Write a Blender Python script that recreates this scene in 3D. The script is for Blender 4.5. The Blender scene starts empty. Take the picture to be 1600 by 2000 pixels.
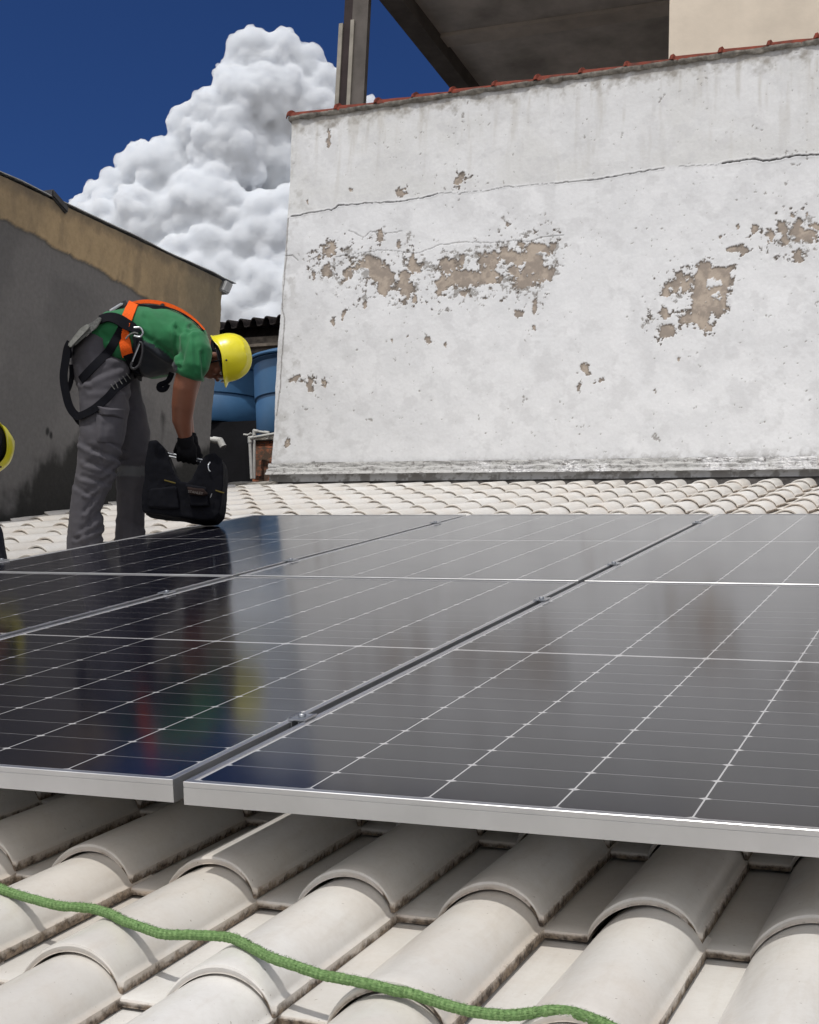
import bpy, bmesh, math, random
import numpy as np
from mathutils import Vector, Matrix, noise as mnoise
from mathutils.bvhtree import BVHTree

random.seed(7)
rng = np.random.default_rng(7)
scene = bpy.context.scene
COL = scene.collection
R = math.radians

# ------------------------------------------------------------------ camera
F = 2830.7                      # focal length in pixels of a 1600 x 2000 frame
CAM = Vector((1.11238, -1.91458, 0.08295))
RW = Matrix(((0.92911, 0.36728, 0.04324), (-0.01585, 0.15637, -0.98757), (-0.36947, 0.91687, 0.15111)))
cam = bpy.data.cameras.new("camera")
cam.sensor_fit = 'VERTICAL'; cam.sensor_height = 36.0; cam.lens = F / 2000 * 36
cam.clip_start = 0.05; cam.clip_end = 20000
cam_o = bpy.data.objects.new("camera", cam); COL.objects.link(cam_o)
right, down, fwd = (Vector(RW[i]).normalized() for i in range(3))
m3 = Matrix((right, -down, -fwd)).transposed()
cam_o.matrix_world = Matrix.Translation(CAM) @ m3.to_4x4()
scene.camera = cam_o

# ------------------------------------------------------------------ light
SUN_DIR = Vector((-0.075, -0.50, 0.86)).normalized()      # towards the sun
elev = math.asin(SUN_DIR.z); azim = math.atan2(SUN_DIR.x, SUN_DIR.y)
world = bpy.data.worlds.new("World"); scene.world = world; world.use_nodes = True
nt = world.node_tree; nt.nodes.clear()
sky = nt.nodes.new('ShaderNodeTexSky'); sky.sky_type = 'NISHITA'; sky.sun_disc = False
sky.sun_elevation = elev; sky.sun_rotation = azim
sky.altitude = 3000; sky.air_density = 1.0; sky.dust_density = 0.1; sky.ozone_density = 3.0
bg = nt.nodes.new('ShaderNodeBackground'); bg.inputs['Strength'].default_value = 0.10
wo = nt.nodes.new('ShaderNodeOutputWorld')
def wn(t, **k):
    x = nt.nodes.new(t)
    for a, b in k.items(): setattr(x, a, b)
    return x
gr = wn('ShaderNodeMix', data_type='RGBA', blend_type='MULTIPLY'); gr.inputs[0].default_value = 1
nt.links.new(sky.outputs[0], gr.inputs[6]); gr.inputs[7].default_value = (.30, .47, .79, 1)
# bright unseen cloud added to the sky behind the viewer as fill light
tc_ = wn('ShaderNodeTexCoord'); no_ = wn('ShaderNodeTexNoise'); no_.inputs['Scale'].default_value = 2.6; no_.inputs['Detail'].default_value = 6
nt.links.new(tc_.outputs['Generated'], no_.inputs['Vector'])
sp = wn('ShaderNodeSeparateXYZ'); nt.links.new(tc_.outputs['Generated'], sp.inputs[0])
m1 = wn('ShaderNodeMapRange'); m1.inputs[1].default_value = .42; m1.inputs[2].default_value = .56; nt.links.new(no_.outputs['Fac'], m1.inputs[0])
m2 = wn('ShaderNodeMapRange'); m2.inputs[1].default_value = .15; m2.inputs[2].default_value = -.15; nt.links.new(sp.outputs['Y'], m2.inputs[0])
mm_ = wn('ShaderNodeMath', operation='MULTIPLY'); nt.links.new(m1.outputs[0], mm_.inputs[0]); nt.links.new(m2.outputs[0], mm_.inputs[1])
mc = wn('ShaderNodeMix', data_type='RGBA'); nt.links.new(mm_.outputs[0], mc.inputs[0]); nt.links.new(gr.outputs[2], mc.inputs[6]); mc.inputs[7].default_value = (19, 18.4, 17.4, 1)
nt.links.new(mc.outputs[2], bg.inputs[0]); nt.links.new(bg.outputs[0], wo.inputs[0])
sl = bpy.data.lights.new("sun", 'SUN'); sl.energy = 3.35; sl.angle = R(0.55); sl.color = (1.0, 0.965, 0.91)
so = bpy.data.objects.new("sun", sl); COL.objects.link(so)
so.rotation_euler = SUN_DIR.to_track_quat('Z', 'Y').to_euler()
so.location = (0, 0, 30)
vs = scene.view_settings
vs.view_transform = 'Standard'; vs.look = 'None'; vs.exposure = -0.34; vs.gamma = 1.0; vs.use_curve_mapping = False

# ------------------------------------------------------------------ helpers
ROOF = Matrix(((0.99991, 0.00327, 0.01324, 0), (0, 0.97077, -0.24001, 0), (-0.01364, 0.23999, 0.97068, 0), (0, 0, 0, 1)))
ROOFI = ROOF.inverted()

def ray(x, y):                                  # direction through a point of the photograph
    return right * ((x - 800) / F) + down * ((y - 1000) / F) + fwd
def atD(x, y, d): return CAM + ray(x, y) * d
def atX(x, y, X): r = ray(x, y); return CAM + r * ((X - CAM.x) / r.x)
def atY(x, y, Y): r = ray(x, y); return CAM + r * ((Y - CAM.y) / r.y)
def atR(x, y, n, s=0.0072):                     # on the roof plane n + s*v ; returns (u, v, n)
    c = ROOFI @ CAM; r = ROOFI.to_3x3() @ ray(x, y)
    t = (n + s * c.y - c.z) / (r.z - s * r.y)
    return c + r * t

def tag(o, label=None, cat=None, group=None, kind=None):
    if label: o['label'] = label
    if cat: o['category'] = cat
    if group: o['group'] = group
    if kind: o['kind'] = kind
    return o

def empty(name, mat=None):
    o = bpy.data.objects.new(name, None); COL.objects.link(o)
    o.empty_display_size = 0.1
    if mat is not None: o.matrix_world = mat
    return o

def link(name, me, mat, parent=None, mw=None):
    o = bpy.data.objects.new(name, me); COL.objects.link(o)
    if mat is not None:
        me.materials.clear(); me.materials.append(mat)
    if parent is not None: o.parent = parent
    if mw is not None: o.matrix_world = mw
    return o

def npmesh(name, V, Q, smooth=True, sharp=None):
    me = bpy.data.meshes.new(name)
    V = np.asarray(V, np.float32); Q = np.asarray(Q, np.int32)
    k = Q.shape[1]
    me.vertices.add(len(V)); me.vertices.foreach_set('co', V.ravel())
    me.loops.add(Q.size); me.loops.foreach_set('vertex_index', Q.ravel())
    me.polygons.add(len(Q)); me.polygons.foreach_set('loop_start', np.arange(0, Q.size, k, dtype=np.int32))
    me.polygons.foreach_set('loop_total', np.full(len(Q), k, np.int32))
    me.update(calc_edges=True); me.validate()
    if smooth:
        me.polygons.foreach_set('use_smooth', np.ones(len(me.polygons), bool))
        if sharp: me.set_sharp_from_angle(angle=R(sharp))
    return me

def attr(me, name, vals, typ='FLOAT'):
    a = me.attributes.new(name, typ, 'POINT')
    if typ == 'FLOAT': a.data.foreach_set('value', np.asarray(vals, np.float32).ravel())
    else: a.data.foreach_set('color', np.asarray(vals, np.float32).ravel())

def bm_mesh(name, bm, smooth=None):
    me = bpy.data.meshes.new(name)
    bmesh.ops.recalc_face_normals(bm, faces=bm.faces)
    bm.to_mesh(me); bm.free()
    if smooth is not None:
        me.polygons.foreach_set('use_smooth', np.ones(len(me.polygons), bool))
        me.set_sharp_from_angle(angle=R(smooth))
    return me

def add_box(bm, lo, hi, bev=0.0, mat=None):
    r = bmesh.ops.create_cube(bm, size=1.0)
    vs_ = r['verts']
    for v in vs_:
        v.co = Vector([lo[i] + (v.co[i] + .5) * (hi[i] - lo[i]) for i in range(3)])
    if bev:
        es = list({e for v in vs_ for e in v.link_edges})
        rr = bmesh.ops.bevel(bm, geom=es, offset=bev, segments=2, affect='EDGES')
        vs_ = list({v for f in rr['faces'] for v in f.verts} | {v for v in vs_ if v.is_valid})
    if mat is not None:
        for v in vs_: v.co = mat @ v.co
    return vs_

def ring_loft(bm, rings, cap=True):
    L = [[bm.verts.new(p) for p in r] for r in rings]
    n = len(L[0])
    for a, b in zip(L[:-1], L[1:]):
        for i in range(n):
            bm.faces.new((a[i], a[(i + 1) % n], b[(i + 1) % n], b[i]))
    if cap:
        bm.faces.new(L[0][::-1]); bm.faces.new(L[-1])

def add_tube(bm, pts, rad, seg=10, cap=True, ref=Vector((0, 0, 1))):
    pts = [Vector(p) for p in pts]
    rings = []
    for i, p in enumerate(pts):
        t = (pts[min(i + 1, len(pts) - 1)] - pts[max(i - 1, 0)]).normalized()
        a = t.cross(ref)
        if a.length < .05: a = t.cross(Vector((1, 0, 0)))
        a.normalize(); b = t.cross(a)
        r = rad[i] if isinstance(rad, (list, tuple)) else rad
        rings.append([p + a * (math.cos(k / seg * math.tau) * r) + b * (math.sin(k / seg * math.tau) * r) for k in range(seg)])
    ring_loft(bm, rings, cap)

def catmull(pts, n=8):
    pts = [Vector(p) for p in pts]; out = []
    P = [2 * pts[0] - pts[1]] + pts + [2 * pts[-1] - pts[-2]]
    for i in range(1, len(P) - 2):
        for k in range(n):
            t = k / n; a, b, c, d = P[i - 1], P[i], P[i + 1], P[i + 2]
            out.append(.5 * ((2 * b) + (c - a) * t + (2 * a - 5 * b + 4 * c - d) * t * t + (3 * b - a - 3 * c + d) * t ** 3))
    out.append(pts[-1]); return out

def lathe(bm, prof, seg=48, mat=None, close=True):
    rings = [[Vector((math.cos(k / seg * math.tau) * r, math.sin(k / seg * math.tau) * r, z)) for k in range(seg)] for r, z in prof]
    if mat is not None: rings = [[mat @ p for p in r] for r in rings]
    ring_loft(bm, rings, close)

# --- materials
def mat_new(name):
    m = bpy.data.materials.new(name); m.use_nodes = True
    n = m.node_tree; n.nodes.clear()
    o = n.nodes.new('ShaderNodeOutputMaterial'); b = n.nodes.new('ShaderNodeBsdfPrincipled')
    n.links.new(b.outputs[0], o.inputs[0])
    return m, n, b
def N(n, typ, **kw):
    x = n.nodes.new(typ)
    for k, v in kw.items(): setattr(x, k, v)
    return x
def val(n, sock, v):
    if hasattr(v, 'links') or isinstance(v, bpy.types.NodeSocket): n.links.new(v, sock)
    else: sock.default_value = v
def math_(n, op, a, b=None, c=None, clamp=False):
    x = n.nodes.new('ShaderNodeMath'); x.operation = op; x.use_clamp = clamp
    val(n, x.inputs[0], a)
    if b is not None: val(n, x.inputs[1], b)
    if c is not None: val(n, x.inputs[2], c)
    return x.outputs[0]
def mix(n, fac, a, b):
    x = n.nodes.new('ShaderNodeMix'); x.data_type = 'RGBA'
    val(n, x.inputs[0], fac)
    for s, c in ((x.inputs[6], a), (x.inputs[7], b)):
        if isinstance(c, (tuple, list)): s.default_value = (*c[:3], 1)
        else: n.links.new(c, s)
    return x.outputs[2]
def noise(n, scale, detail=4, rough=.55, coord=None, dist=0.0):
    x = n.nodes.new('ShaderNodeTexNoise'); x.inputs['Scale'].default_value = scale
    x.inputs['Detail'].default_value = detail; x.inputs['Roughness'].default_value = rough
    x.inputs['Distortion'].default_value = dist
    if coord is not None: n.links.new(coord, x.inputs['Vector'])
    return x.outputs['Fac']
def ramp(n, fac, a, b, c0=0., c1=1.):
    x = n.nodes.new('ShaderNodeMapRange'); x.clamp = True
    n.links.new(fac, x.inputs[0]); x.inputs[1].default_value = a; x.inputs[2].default_value = b
    x.inputs[3].default_value = c0; x.inputs[4].default_value = c1
    return x.outputs[0]
def bump(n, b, h, strength=.3, dist=.01):
    x = n.nodes.new('ShaderNodeBump'); x.inputs['Strength'].default_value = strength
    x.inputs['Distance'].default_value = dist
    n.links.new(h, x.inputs['Height']); n.links.new(x.outputs[0], b.inputs['Normal'])
def objco(n): return n.nodes.new('ShaderNodeTexCoord').outputs['Object']
def simple(name, col, rough=.6, metal=0., var=.12, scale=20, bmp=.15, bdist=.004, spec=None, col2=None):
    m, n, b = mat_new(name); co = objco(n)
    f = noise(n, scale, 5, .6, co); f2 = ramp(n, f, .3, .7)
    c2 = col2 or tuple(max(0, c * (1 - 2.2 * var)) for c in col)
    n.links.new(mix(n, f2, c2, tuple(min(1, c * (1 + var)) for c in col)), b.inputs['Base Color'])
    b.inputs['Metallic'].default_value = metal
    n.links.new(ramp(n, f, .3, .7, rough * .85, min(1, rough * 1.15)), b.inputs['Roughness'])
    if spec is None and rough >= .7: spec = .12
    if spec is not None: b.inputs['Specular IOR Level'].default_value = spec
    if bmp: bump(n, b, noise(n, scale * 4, 6, .6, co), bmp, bdist)
    return m

M = {}
M['alu'] = simple('anodised_aluminium', (.60, .605, .615), .36, .88, .05, 6, .04, .001)
M['steel'] = simple('galvanised_steel', (.5, .52, .55), .3, .9, .08, 30, .05, .001)
M['darkmetal'] = simple('dark_metal', (.05, .05, .055), .45, .6, .1, 30, .05, .001)
M['blackfab'] = simple('black_fabric', (.0065, .007, .0105), .85, 0, .2, 90, .35, .002)
M['glove'] = simple('black_glove', (.007, .007, .009), .8, 0, .2, 120, .4, .002)
M['greyweb'] = simple('grey_webbing', (.17, .175, .17), .8, 0, .2, 120, .4, .002)
M['whitefab'] = simple('white_fabric', (.6, .6, .6), .8, 0, .08, 90, .3, .002)
M['orange'] = simple('orange_webbing', (.80, .115, .015), .75, 0, .12, 140, .35, .002)
M['yellow'] = simple('yellow_helmet_plastic', (.74, .66, .018), .32, 0, .03, 4, .0, .001)
M['bluetank'] = simple('blue_polyethylene', (.04, .13, .27), .5, 0, .08, 3, .05, .002)
M['backsheet'] = simple('white_backsheet', (.75, .75, .74), .6, 0, .03, 5, .0)
M['pvc'] = simple('white_pvc', (.55, .55, .53), .45, 0, .1, 15, .03, .001)
M['redtile'] = simple('red_clay_tile', (.17, .038, .024), .8, 0, .3, 14, .4, .004, col2=(.07, .028, .022))
M['mortar'] = simple('grey_mortar', (.24, .225, .20), .95, 0, .3, 18, .8, .01)
M['deck'] = simple('dark_roof_underlay', (.05, .045, .04), .95, 0, .2, 10, .3, .01)
M['concrete'] = simple('raw_concrete', (.50, .465, .43), .9, 0, .18, 2.2, .4, .01)
M['beam_light'] = simple('smoothed_beam_render', (.52, .47, .42), .9, 0, .12, 3, .3, .006)
M['beige'] = simple('beige_rendered_wall', (.62, .55, .46), .9, 0, .08, 1.6, .35, .01)
M['sheet'] = simple('roof_sheet_metal', (.42, .43, .44), .4, .7, .15, 8, .1, .002)
M['darktile'] = simple('weathered_dark_tile', (.03, .025, .024), .9, 0, .3, 12, .5, .01)
M['darkwall'] = simple('shade_dark_wall', (.010, .010, .012), .95, 0, .25, 3, .5, .01)  # near-black colour carries the shade on the wall under the tanks
M['timber'] = simple('weathered_timber', (.14, .12, .10), .9, 0, .25, 9, .5, .006)
M['ground'] = simple('dry_ground', (.19, .16, .13), .95, 0, .25, .3, .4, .05)
M['hair'] = simple('black_hair', (.01, .009, .008), .7, 0, .2, 200, .5, .003)
M['eye'] = simple('eye', (.5, .48, .45), .3, 0, .05, 50, 0)
M['logo'] = simple('grey_print', (.12, .11, .105), .7, 0, .05, 50, 0)
M['ochre'] = simple('ochre_piping', (.11, .085, .02), .7, 0, .1, 50, 0)
M['boot'] = simple('dark_leather', (.03, .025, .02), .6, 0, .2, 40, .3, .003)
M['whitewallplain'] = simple('plain_white_render', (.6, .6, .58), .9, 0, .08, 2, .3, .01)

# brick pillar
m, n, b = mat_new('old_brick'); co = objco(n)
br = N(n, 'ShaderNodeTexBrick'); br.inputs['Scale'].default_value = 5
br.inputs['Color1'].default_value = (.50, .17, .085, 1); br.inputs['Color2'].default_value = (.40, .12, .055, 1)
br.inputs['Mortar'].default_value = (.12, .10, .08, 1)
mp = N(n, 'ShaderNodeMapping'); mp.inputs['Rotation'].default_value = (math.pi / 2, 0, 0); n.links.new(co, mp.inputs[0]); n.links.new(mp.outputs[0], br.inputs['Vector'])
n.links.new(mix(n, ramp(n, noise(n, 6, 7, .65, co), .42, .58), (.10, .065, .045), br.outputs['Color']), b.inputs['Base Color'])
b.inputs['Roughness'].default_value = .95; bump(n, b, noise(n, 40, 6, .6, co), .6, .01); M['brick'] = m

# skin
def skin(name, c):
    m, n, b = mat_new(name); co = objco(n)
    n.links.new(mix(n, noise(n, 14, 4, .6, co), tuple(x * .8 for x in c), tuple(x * 1.15 for x in c)), b.inputs['Base Color'])
    b.inputs['Roughness'].default_value = .5; b.inputs['Subsurface Weight'].default_value = .08
    b.inputs['Subsurface Radius'].default_value = (.01, .004, .002); b.inputs['Subsurface Scale'].default_value = .5
    bump(n, b, noise(n, 160, 5, .6, co), .15, .001); return m
M['skin'] = skin('skin', (.21, .082, .048))

# shirt, with its printed dark panel held in an attribute
m, n, b = mat_new('green_shirt_cloth'); co = objco(n)
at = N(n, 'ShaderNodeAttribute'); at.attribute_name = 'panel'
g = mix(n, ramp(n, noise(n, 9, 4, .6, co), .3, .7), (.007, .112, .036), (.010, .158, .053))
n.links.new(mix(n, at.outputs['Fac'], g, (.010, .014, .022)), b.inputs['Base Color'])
b.inputs['Roughness'].default_value = .85; b.inputs['Sheen Weight'].default_value = .15
bump(n, b, noise(n, 300, 3, .6, co), .2, .001); M['shirt'] = m
m, n, b = mat_new('grey_trouser_cloth'); co = objco(n)
at = N(n, 'ShaderNodeAttribute'); at.attribute_name = 'band'
g = mix(n, ramp(n, noise(n, 6, 5, .6, co), .3, .7), (.058, .056, .068), (.086, .082, .094))
n.links.new(mix(n, at.outputs['Fac'], g, (.13, .135, .145)), b.inputs['Base Color'])
b.inputs['Roughness'].default_value = .9
bump(n, b, noise(n, 350, 3, .6, co), .3, .001); M['trousers'] = m
M['darkcloth'] = simple('dark_navy_cloth', (.02, .022, .03), .9, 0, .2, 60, .3, .002)

# rope
m, n, b = mat_new('green_rope_fibre'); co = objco(n)
ab = N(n, 'ShaderNodeAttribute'); ab.attribute_name = 'braid'
g = mix(n, ramp(n, noise(n, 220, 4, .7, co), .3, .7), (.11, .22, .07), (.27, .42, .17))
n.links.new(mix(n, ramp(n, ab.outputs['Fac'], .15, .8, .55, 0), g, (.05, .12, .03)), b.inputs['Base Color'])
b.inputs['Roughness'].default_value = .9; bump(n, b, noise(n, 500, 4, .7, co), .9, .002); M['rope'] = m

# glazed roof tile
m, n, b = mat_new('glazed_white_roof_tile'); co = objco(n)
ad = N(n, 'ShaderNodeAttribute'); ad.attribute_name = 'dirt'
ar = N(n, 'ShaderNodeAttribute'); ar.attribute_name = 'tint'
base = mix(n, ar.outputs['Fac'], (.585, .565, .532), (.69, .68, .66))
base = mix(n, ramp(n, noise(n, 3.2, 5, .6, co), .45, .75, 0, .4), base, (.60, .50, .40))
spk = ramp(n, noise(n, 160, 2, .5, co), .735, .765)
base = mix(n, math_(n, 'MULTIPLY', spk, .6), base, (.16, .12, .09))
base = mix(n, ramp(n, noise(n, 26, 7, .7, co), .42, .72, 0, .18), base, (.47, .43, .38))
base = mix(n, ramp(n, noise(n, 120, 5, .7, co), .45, .7, 0, .12), base, (.40, .36, .31))
sc_ = N(n, 'ShaderNodeMapping'); n.links.new(co, sc_.inputs[0]); sc_.inputs['Scale'].default_value = (1, .18, 1)
base = mix(n, ramp(n, noise(n, 42, 6, .65, sc_.outputs[0]), .52, .72, 0, .22), base, (.44, .38, .31))
grime = math_(n, 'ADD', ad.outputs['Fac'], math_(n, 'MULTIPLY', noise(n, 38, 8, .72, co), 1.1))
gm = ramp(n, grime, 1.0, 1.26)
wide = ramp(n, math_(n, 'ADD', ad.outputs['Fac'], math_(n, 'MULTIPLY', noise(n, 9, 6, .65, co), .9)), .62, 1.15, 0, .40)
base = mix(n, wide, base, (.50, .36, .24))
base = mix(n, gm, base, mix(n, ramp(n, noise(n, 75, 5, .7, co), .4, .62), (.05, .038, .03), (.27, .21, .155)))
n.links.new(base, b.inputs['Base Color'])
n.links.new(ramp(n, gm, 0, 1, .27, .9), b.inputs['Roughness'])
b.inputs['Specular IOR Level'].default_value = .42
bump(n, b, math_(n, 'ADD', noise(n, 60, 6, .6, co), math_(n, 'MULTIPLY', gm, -.6)), .12, .003)
M['tile'] = m

# solar cells under glass: object space metres from the panel's front left corner
W_, L_, G_ = 1.134, 2.278, .02
m, n, b = mat_new('solar_cells_under_glass'); co = objco(n)
sx = N(n, 'ShaderNodeSeparateXYZ'); n.links.new(co, sx.inputs[0])
pw, mu = .184, (W_ - 6 * .184) / 2
x = math_(n, 'DIVIDE', math_(n, 'SUBTRACT', sx.outputs[0], mu), pw)
fx = math_(n, 'FRACT', x); dux = math_(n, 'MULTIPLY', math_(n, 'MINIMUM', fx, math_(n, 'SUBTRACT', 1.0, fx)), pw)
yc = math_(n, 'ABSOLUTE', math_(n, 'SUBTRACT', sx.outputs[1], L_ / 2))
ph = .0930
yy = math_(n, 'DIVIDE', math_(n, 'SUBTRACT', yc, .0065), ph)
fy = math_(n, 'FRACT', yy); dvy = math_(n, 'MULTIPLY', math_(n, 'MINIMUM', fy, math_(n, 'SUBTRACT', 1.0, fy)), ph)
vline = math_(n, 'LESS_THAN', dux, .0013)
hline = math_(n, 'MULTIPLY', math_(n, 'LESS_THAN', dvy, .0008), .52)
dia = math_(n, 'LESS_THAN', math_(n, 'ADD', dux, math_(n, 'MULTIPLY', dvy, 1.6)), .0098)
midl = math_(n, 'LESS_THAN', yc, .0042)
outx = math_(n, 'GREATER_THAN', math_(n, 'ABSOLUTE', math_(n, 'SUBTRACT', sx.outputs[0], W_ / 2)), 3 * pw)
outy = math_(n, 'GREATER_THAN', yc, .0065 + 12 * ph)
mx = vline
for o_ in (hline, dia, midl, outx, outy): mx = math_(n, 'MAXIMUM', mx, o_)
# fine fingers of the cells (busbars run along the panel)
bus = math_(n, 'FRACT', math_(n, 'MULTIPLY', x, 10.0))
busl = math_(n, 'MULTIPLY', math_(n, 'LESS_THAN', bus, .03), .035)
cellc = mix(n, noise(n, 1.7, 2, .5, co), (.0055, .0062, .0125), (.0085, .0088, .0145))
cellc = mix(n, busl, cellc, (.3, .3, .3))
n.links.new(mix(n, mx, cellc, (.41, .41, .42)), b.inputs['Base Color'])
b.inputs['Roughness'].default_value = .5
b.inputs['Specular IOR Level'].default_value = 0
b.inputs['Coat Weight'].default_value = 1.0; b.inputs['Coat IOR'].default_value = 1.34
dust = noise(n, 2.3, 6, .6, co)
n.links.new(ramp(n, dust, .3, .75, .10, .15), b.inputs['Coat Roughness'])
M['cells'] = m

# painted surfaces driven by vertex colour
def vc_mat(name, rough=.92, fine=60, bs=.35, bd=.004, amount=.10):
    m, n, b = mat_new(name); co = objco(n)
    a = N(n, 'ShaderNodeAttribute'); a.attribute_name = 'paint'
    f = noise(n, fine, 7, .65, co)
    x = N(n, 'ShaderNodeMix', data_type='RGBA', blend_type='MULTIPLY'); x.inputs[0].default_value = 1
    n.links.new(a.outputs['Color'], x.inputs[6])
    n.links.new(mix(n, ramp(n, f, .3, .7), (1 - amount,) * 3, (1.0,) * 3), x.inputs[7])
    n.links.new(x.outputs[2], b.inputs['Base Color']); b.inputs['Roughness'].default_value = rough; b.inputs['Specular IOR Level'].default_value = .15
    bump(n, b, f, bs, bd); return m
M['whitewall'] = vc_mat('peeling_white_paint', .9, 45, .3, .004, .07)
M['leftwall'] = vc_mat('stained_cement_render', .95, 30, .6, .01, .2)

# cloud
m = bpy.data.materials.new('cloud_vapour'); m.use_nodes = True; n = m.node_tree; n.nodes.clear()
o_ = n.nodes.new('ShaderNodeOutputMaterial'); v_ = n.nodes.new('ShaderNodeVolumePrincipled')
v_.inputs['Density'].default_value = .24; v_.inputs['Color'].default_value = (.968, .982, 1.0, 1); v_.inputs['Anisotropy'].default_value = -.5
n.links.new(v_.outputs[0], o_.inputs['Volume']); M['cloud'] = m

# flashing
m, n, b = mat_new('crumpled_flashing_foil'); co = objco(n)
f = noise(n, 3.2, 7, .6, co)
sx = N(n, 'ShaderNodeSeparateXYZ'); n.links.new(co, sx.inputs[0])
pm = math_(n, 'MAXIMUM', ramp(n, f, .47, .56), ramp(n, math_(n, 'ADD', sx.outputs[0], math_(n, 'MULTIPLY', f, 1.5)), -1.6, -2.1))
n.links.new(mix(n, ramp(n, noise(n, 22, 7, .7, co), .36, .46), (.20, .19, .185), mix(n, pm, (.58, .58, .59), (.47, .47, .465))), b.inputs['Base Color'])
n.links.new(ramp(n, pm, 0, 1, .9, .0), b.inputs['Metallic'])
n.links.new(ramp(n, pm, 0, 1, .30, .85), b.inputs['Roughness'])
bump(n, b, noise(n, 35, 6, .7, co, .6), .9, .02); M['foil'] = m

# ------------------------------------------------------------------ numpy noise for painted walls
def vnoise(X, Y, scale, seed, octs=5, gain=.55):
    r = np.random.default_rng(seed); out = np.zeros_like(X); amp = 1.; tot = 0
    for o in range(octs):
        g = r.random((256, 256)); x = X * scale * 2 ** o + r.random() * 100; y = Y * scale * 2 ** o + r.random() * 100
        xi = np.floor(x).astype(int); yi = np.floor(y).astype(int); fx = x - xi; fy = y - yi
        fx = fx * fx * (3 - 2 * fx); fy = fy * fy * (3 - 2 * fy)
        a = g[xi % 256, yi % 256]; b_ = g[(xi + 1) % 256, yi % 256]; c = g[xi % 256, (yi + 1) % 256]; d = g[(xi + 1) % 256, (yi + 1) % 256]
        out += amp * ((a * (1 - fx) + b_ * fx) * (1 - fy) + (c * (1 - fx) + d * fx) * fy); tot += amp; amp *= gain
    return out / tot
def sstep(a, b_, x): t = np.clip((x - a) / (b_ - a), 0, 1); return t * t * (3 - 2 * t)
def lerp3(A, B_, f): return A * (1 - f[..., None]) + np.asarray(B_) * f[..., None]
def polydist(X, Y, pts):
    d = np.full(X.shape, 9.)
    for (x0, y0), (x1, y1) in zip(pts[:-1], pts[1:]):
        dx, dy = x1 - x0, y1 - y0; t = np.clip(((X - x0) * dx + (Y - y0) * dy) / (dx * dx + dy * dy + 1e-12), 0, 1)
        d = np.minimum(d, np.hypot(X - x0 - t * dx, Y - y0 - t * dy))
    return d
def grid_quads(nx, ny):
    i = np.arange(nx - 1)[:, None] * ny + np.arange(ny - 1)[None, :]
    return np.stack([i, i + ny, i + ny + 1, i + 1], -1).reshape(-1, 4)

# ================================================================== GROUND
bm = bmesh.new(); bmesh.ops.create_grid(bm, x_segments=8, y_segments=8, size=4000)
for v in bm.verts: v.co.z = -5.0
tag(link('ground', bm_mesh('ground', bm), M['ground']), kind='structure')

# ================================================================== TILED ROOF
PU, PV, HB = .222, .3655, .054
U0, V0 = -.219 - .148, .057          # barrel crest sits .148 into the tile
NB = -.210
def prof(t):                          # top surface of the tile across its width
    x_ = np.clip((t - .146) / .076, -1, 1)
    arch = np.maximum(0, 1 - np.abs(x_) ** 2.0) ** .72 * HB
    w = np.clip((t - .062) / .022, 0, 1); arch = np.maximum(arch, .0045 * w * w * (x_ < -.6)) * 1.0
    return arch + .021 * np.clip((t - .074) / .148, 0, 1) ** 1.5
def tile_top(u, v):
    uu = u - .018 * v - U0; i = math.floor(uu / PU); t = uu - i * PU
    if t < .008: t2 = t + PU; z = max(float(prof(np.array(t))), float(prof(np.array(min(t2, .229)))))
    else: z = float(prof(np.array(t)))
    y = (v - V0) % PV
    return NB + .0072 * v + z + .017 * (1 - y / PV)
def tile_unit(tt, ys):
    TH = .0125; lip = {0: -.0045, 1: -.0013}
    top = []; bot = []; dt = []; db = []
    for k, y in enumerate(ys):
        for t in tt:
            z = float(prof(np.array(t))); rise = .017 * (1 - y / PV)
            back = min(lip.get(k, 0), 0)
            ro = .004 if t >= tt[-1] - 1e-6 else (.001 if t >= tt[-2] - 1e-6 else 0)   # rounded side edge
            yy_ = y + ro * 1.2 * (k < 3)
            top.append((t, yy_, z + rise + back - ro))
            e = 0.
            if t > .2245: e = .46
            elif t > .223: e = .25
            elif t > .216: e = .10
            if k == 0: e = max(e, .5 if t < .07 else (.42 if t > .2 else .12))
            if k == 1 and t < .07: e = max(e, .3)
            dt.append(e)
            th_ = TH + (.006 if t > .222 else 0)
            bot.append((t, y + (.002 if k == 0 else 0), z + rise - th_ + (.002 if k == 0 else 0)))
            db.append(.82 if t > .21 else (.74 if t < .07 else .45))
    return np.array(top), np.array(bot), np.array(dt), np.array(db)
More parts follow.
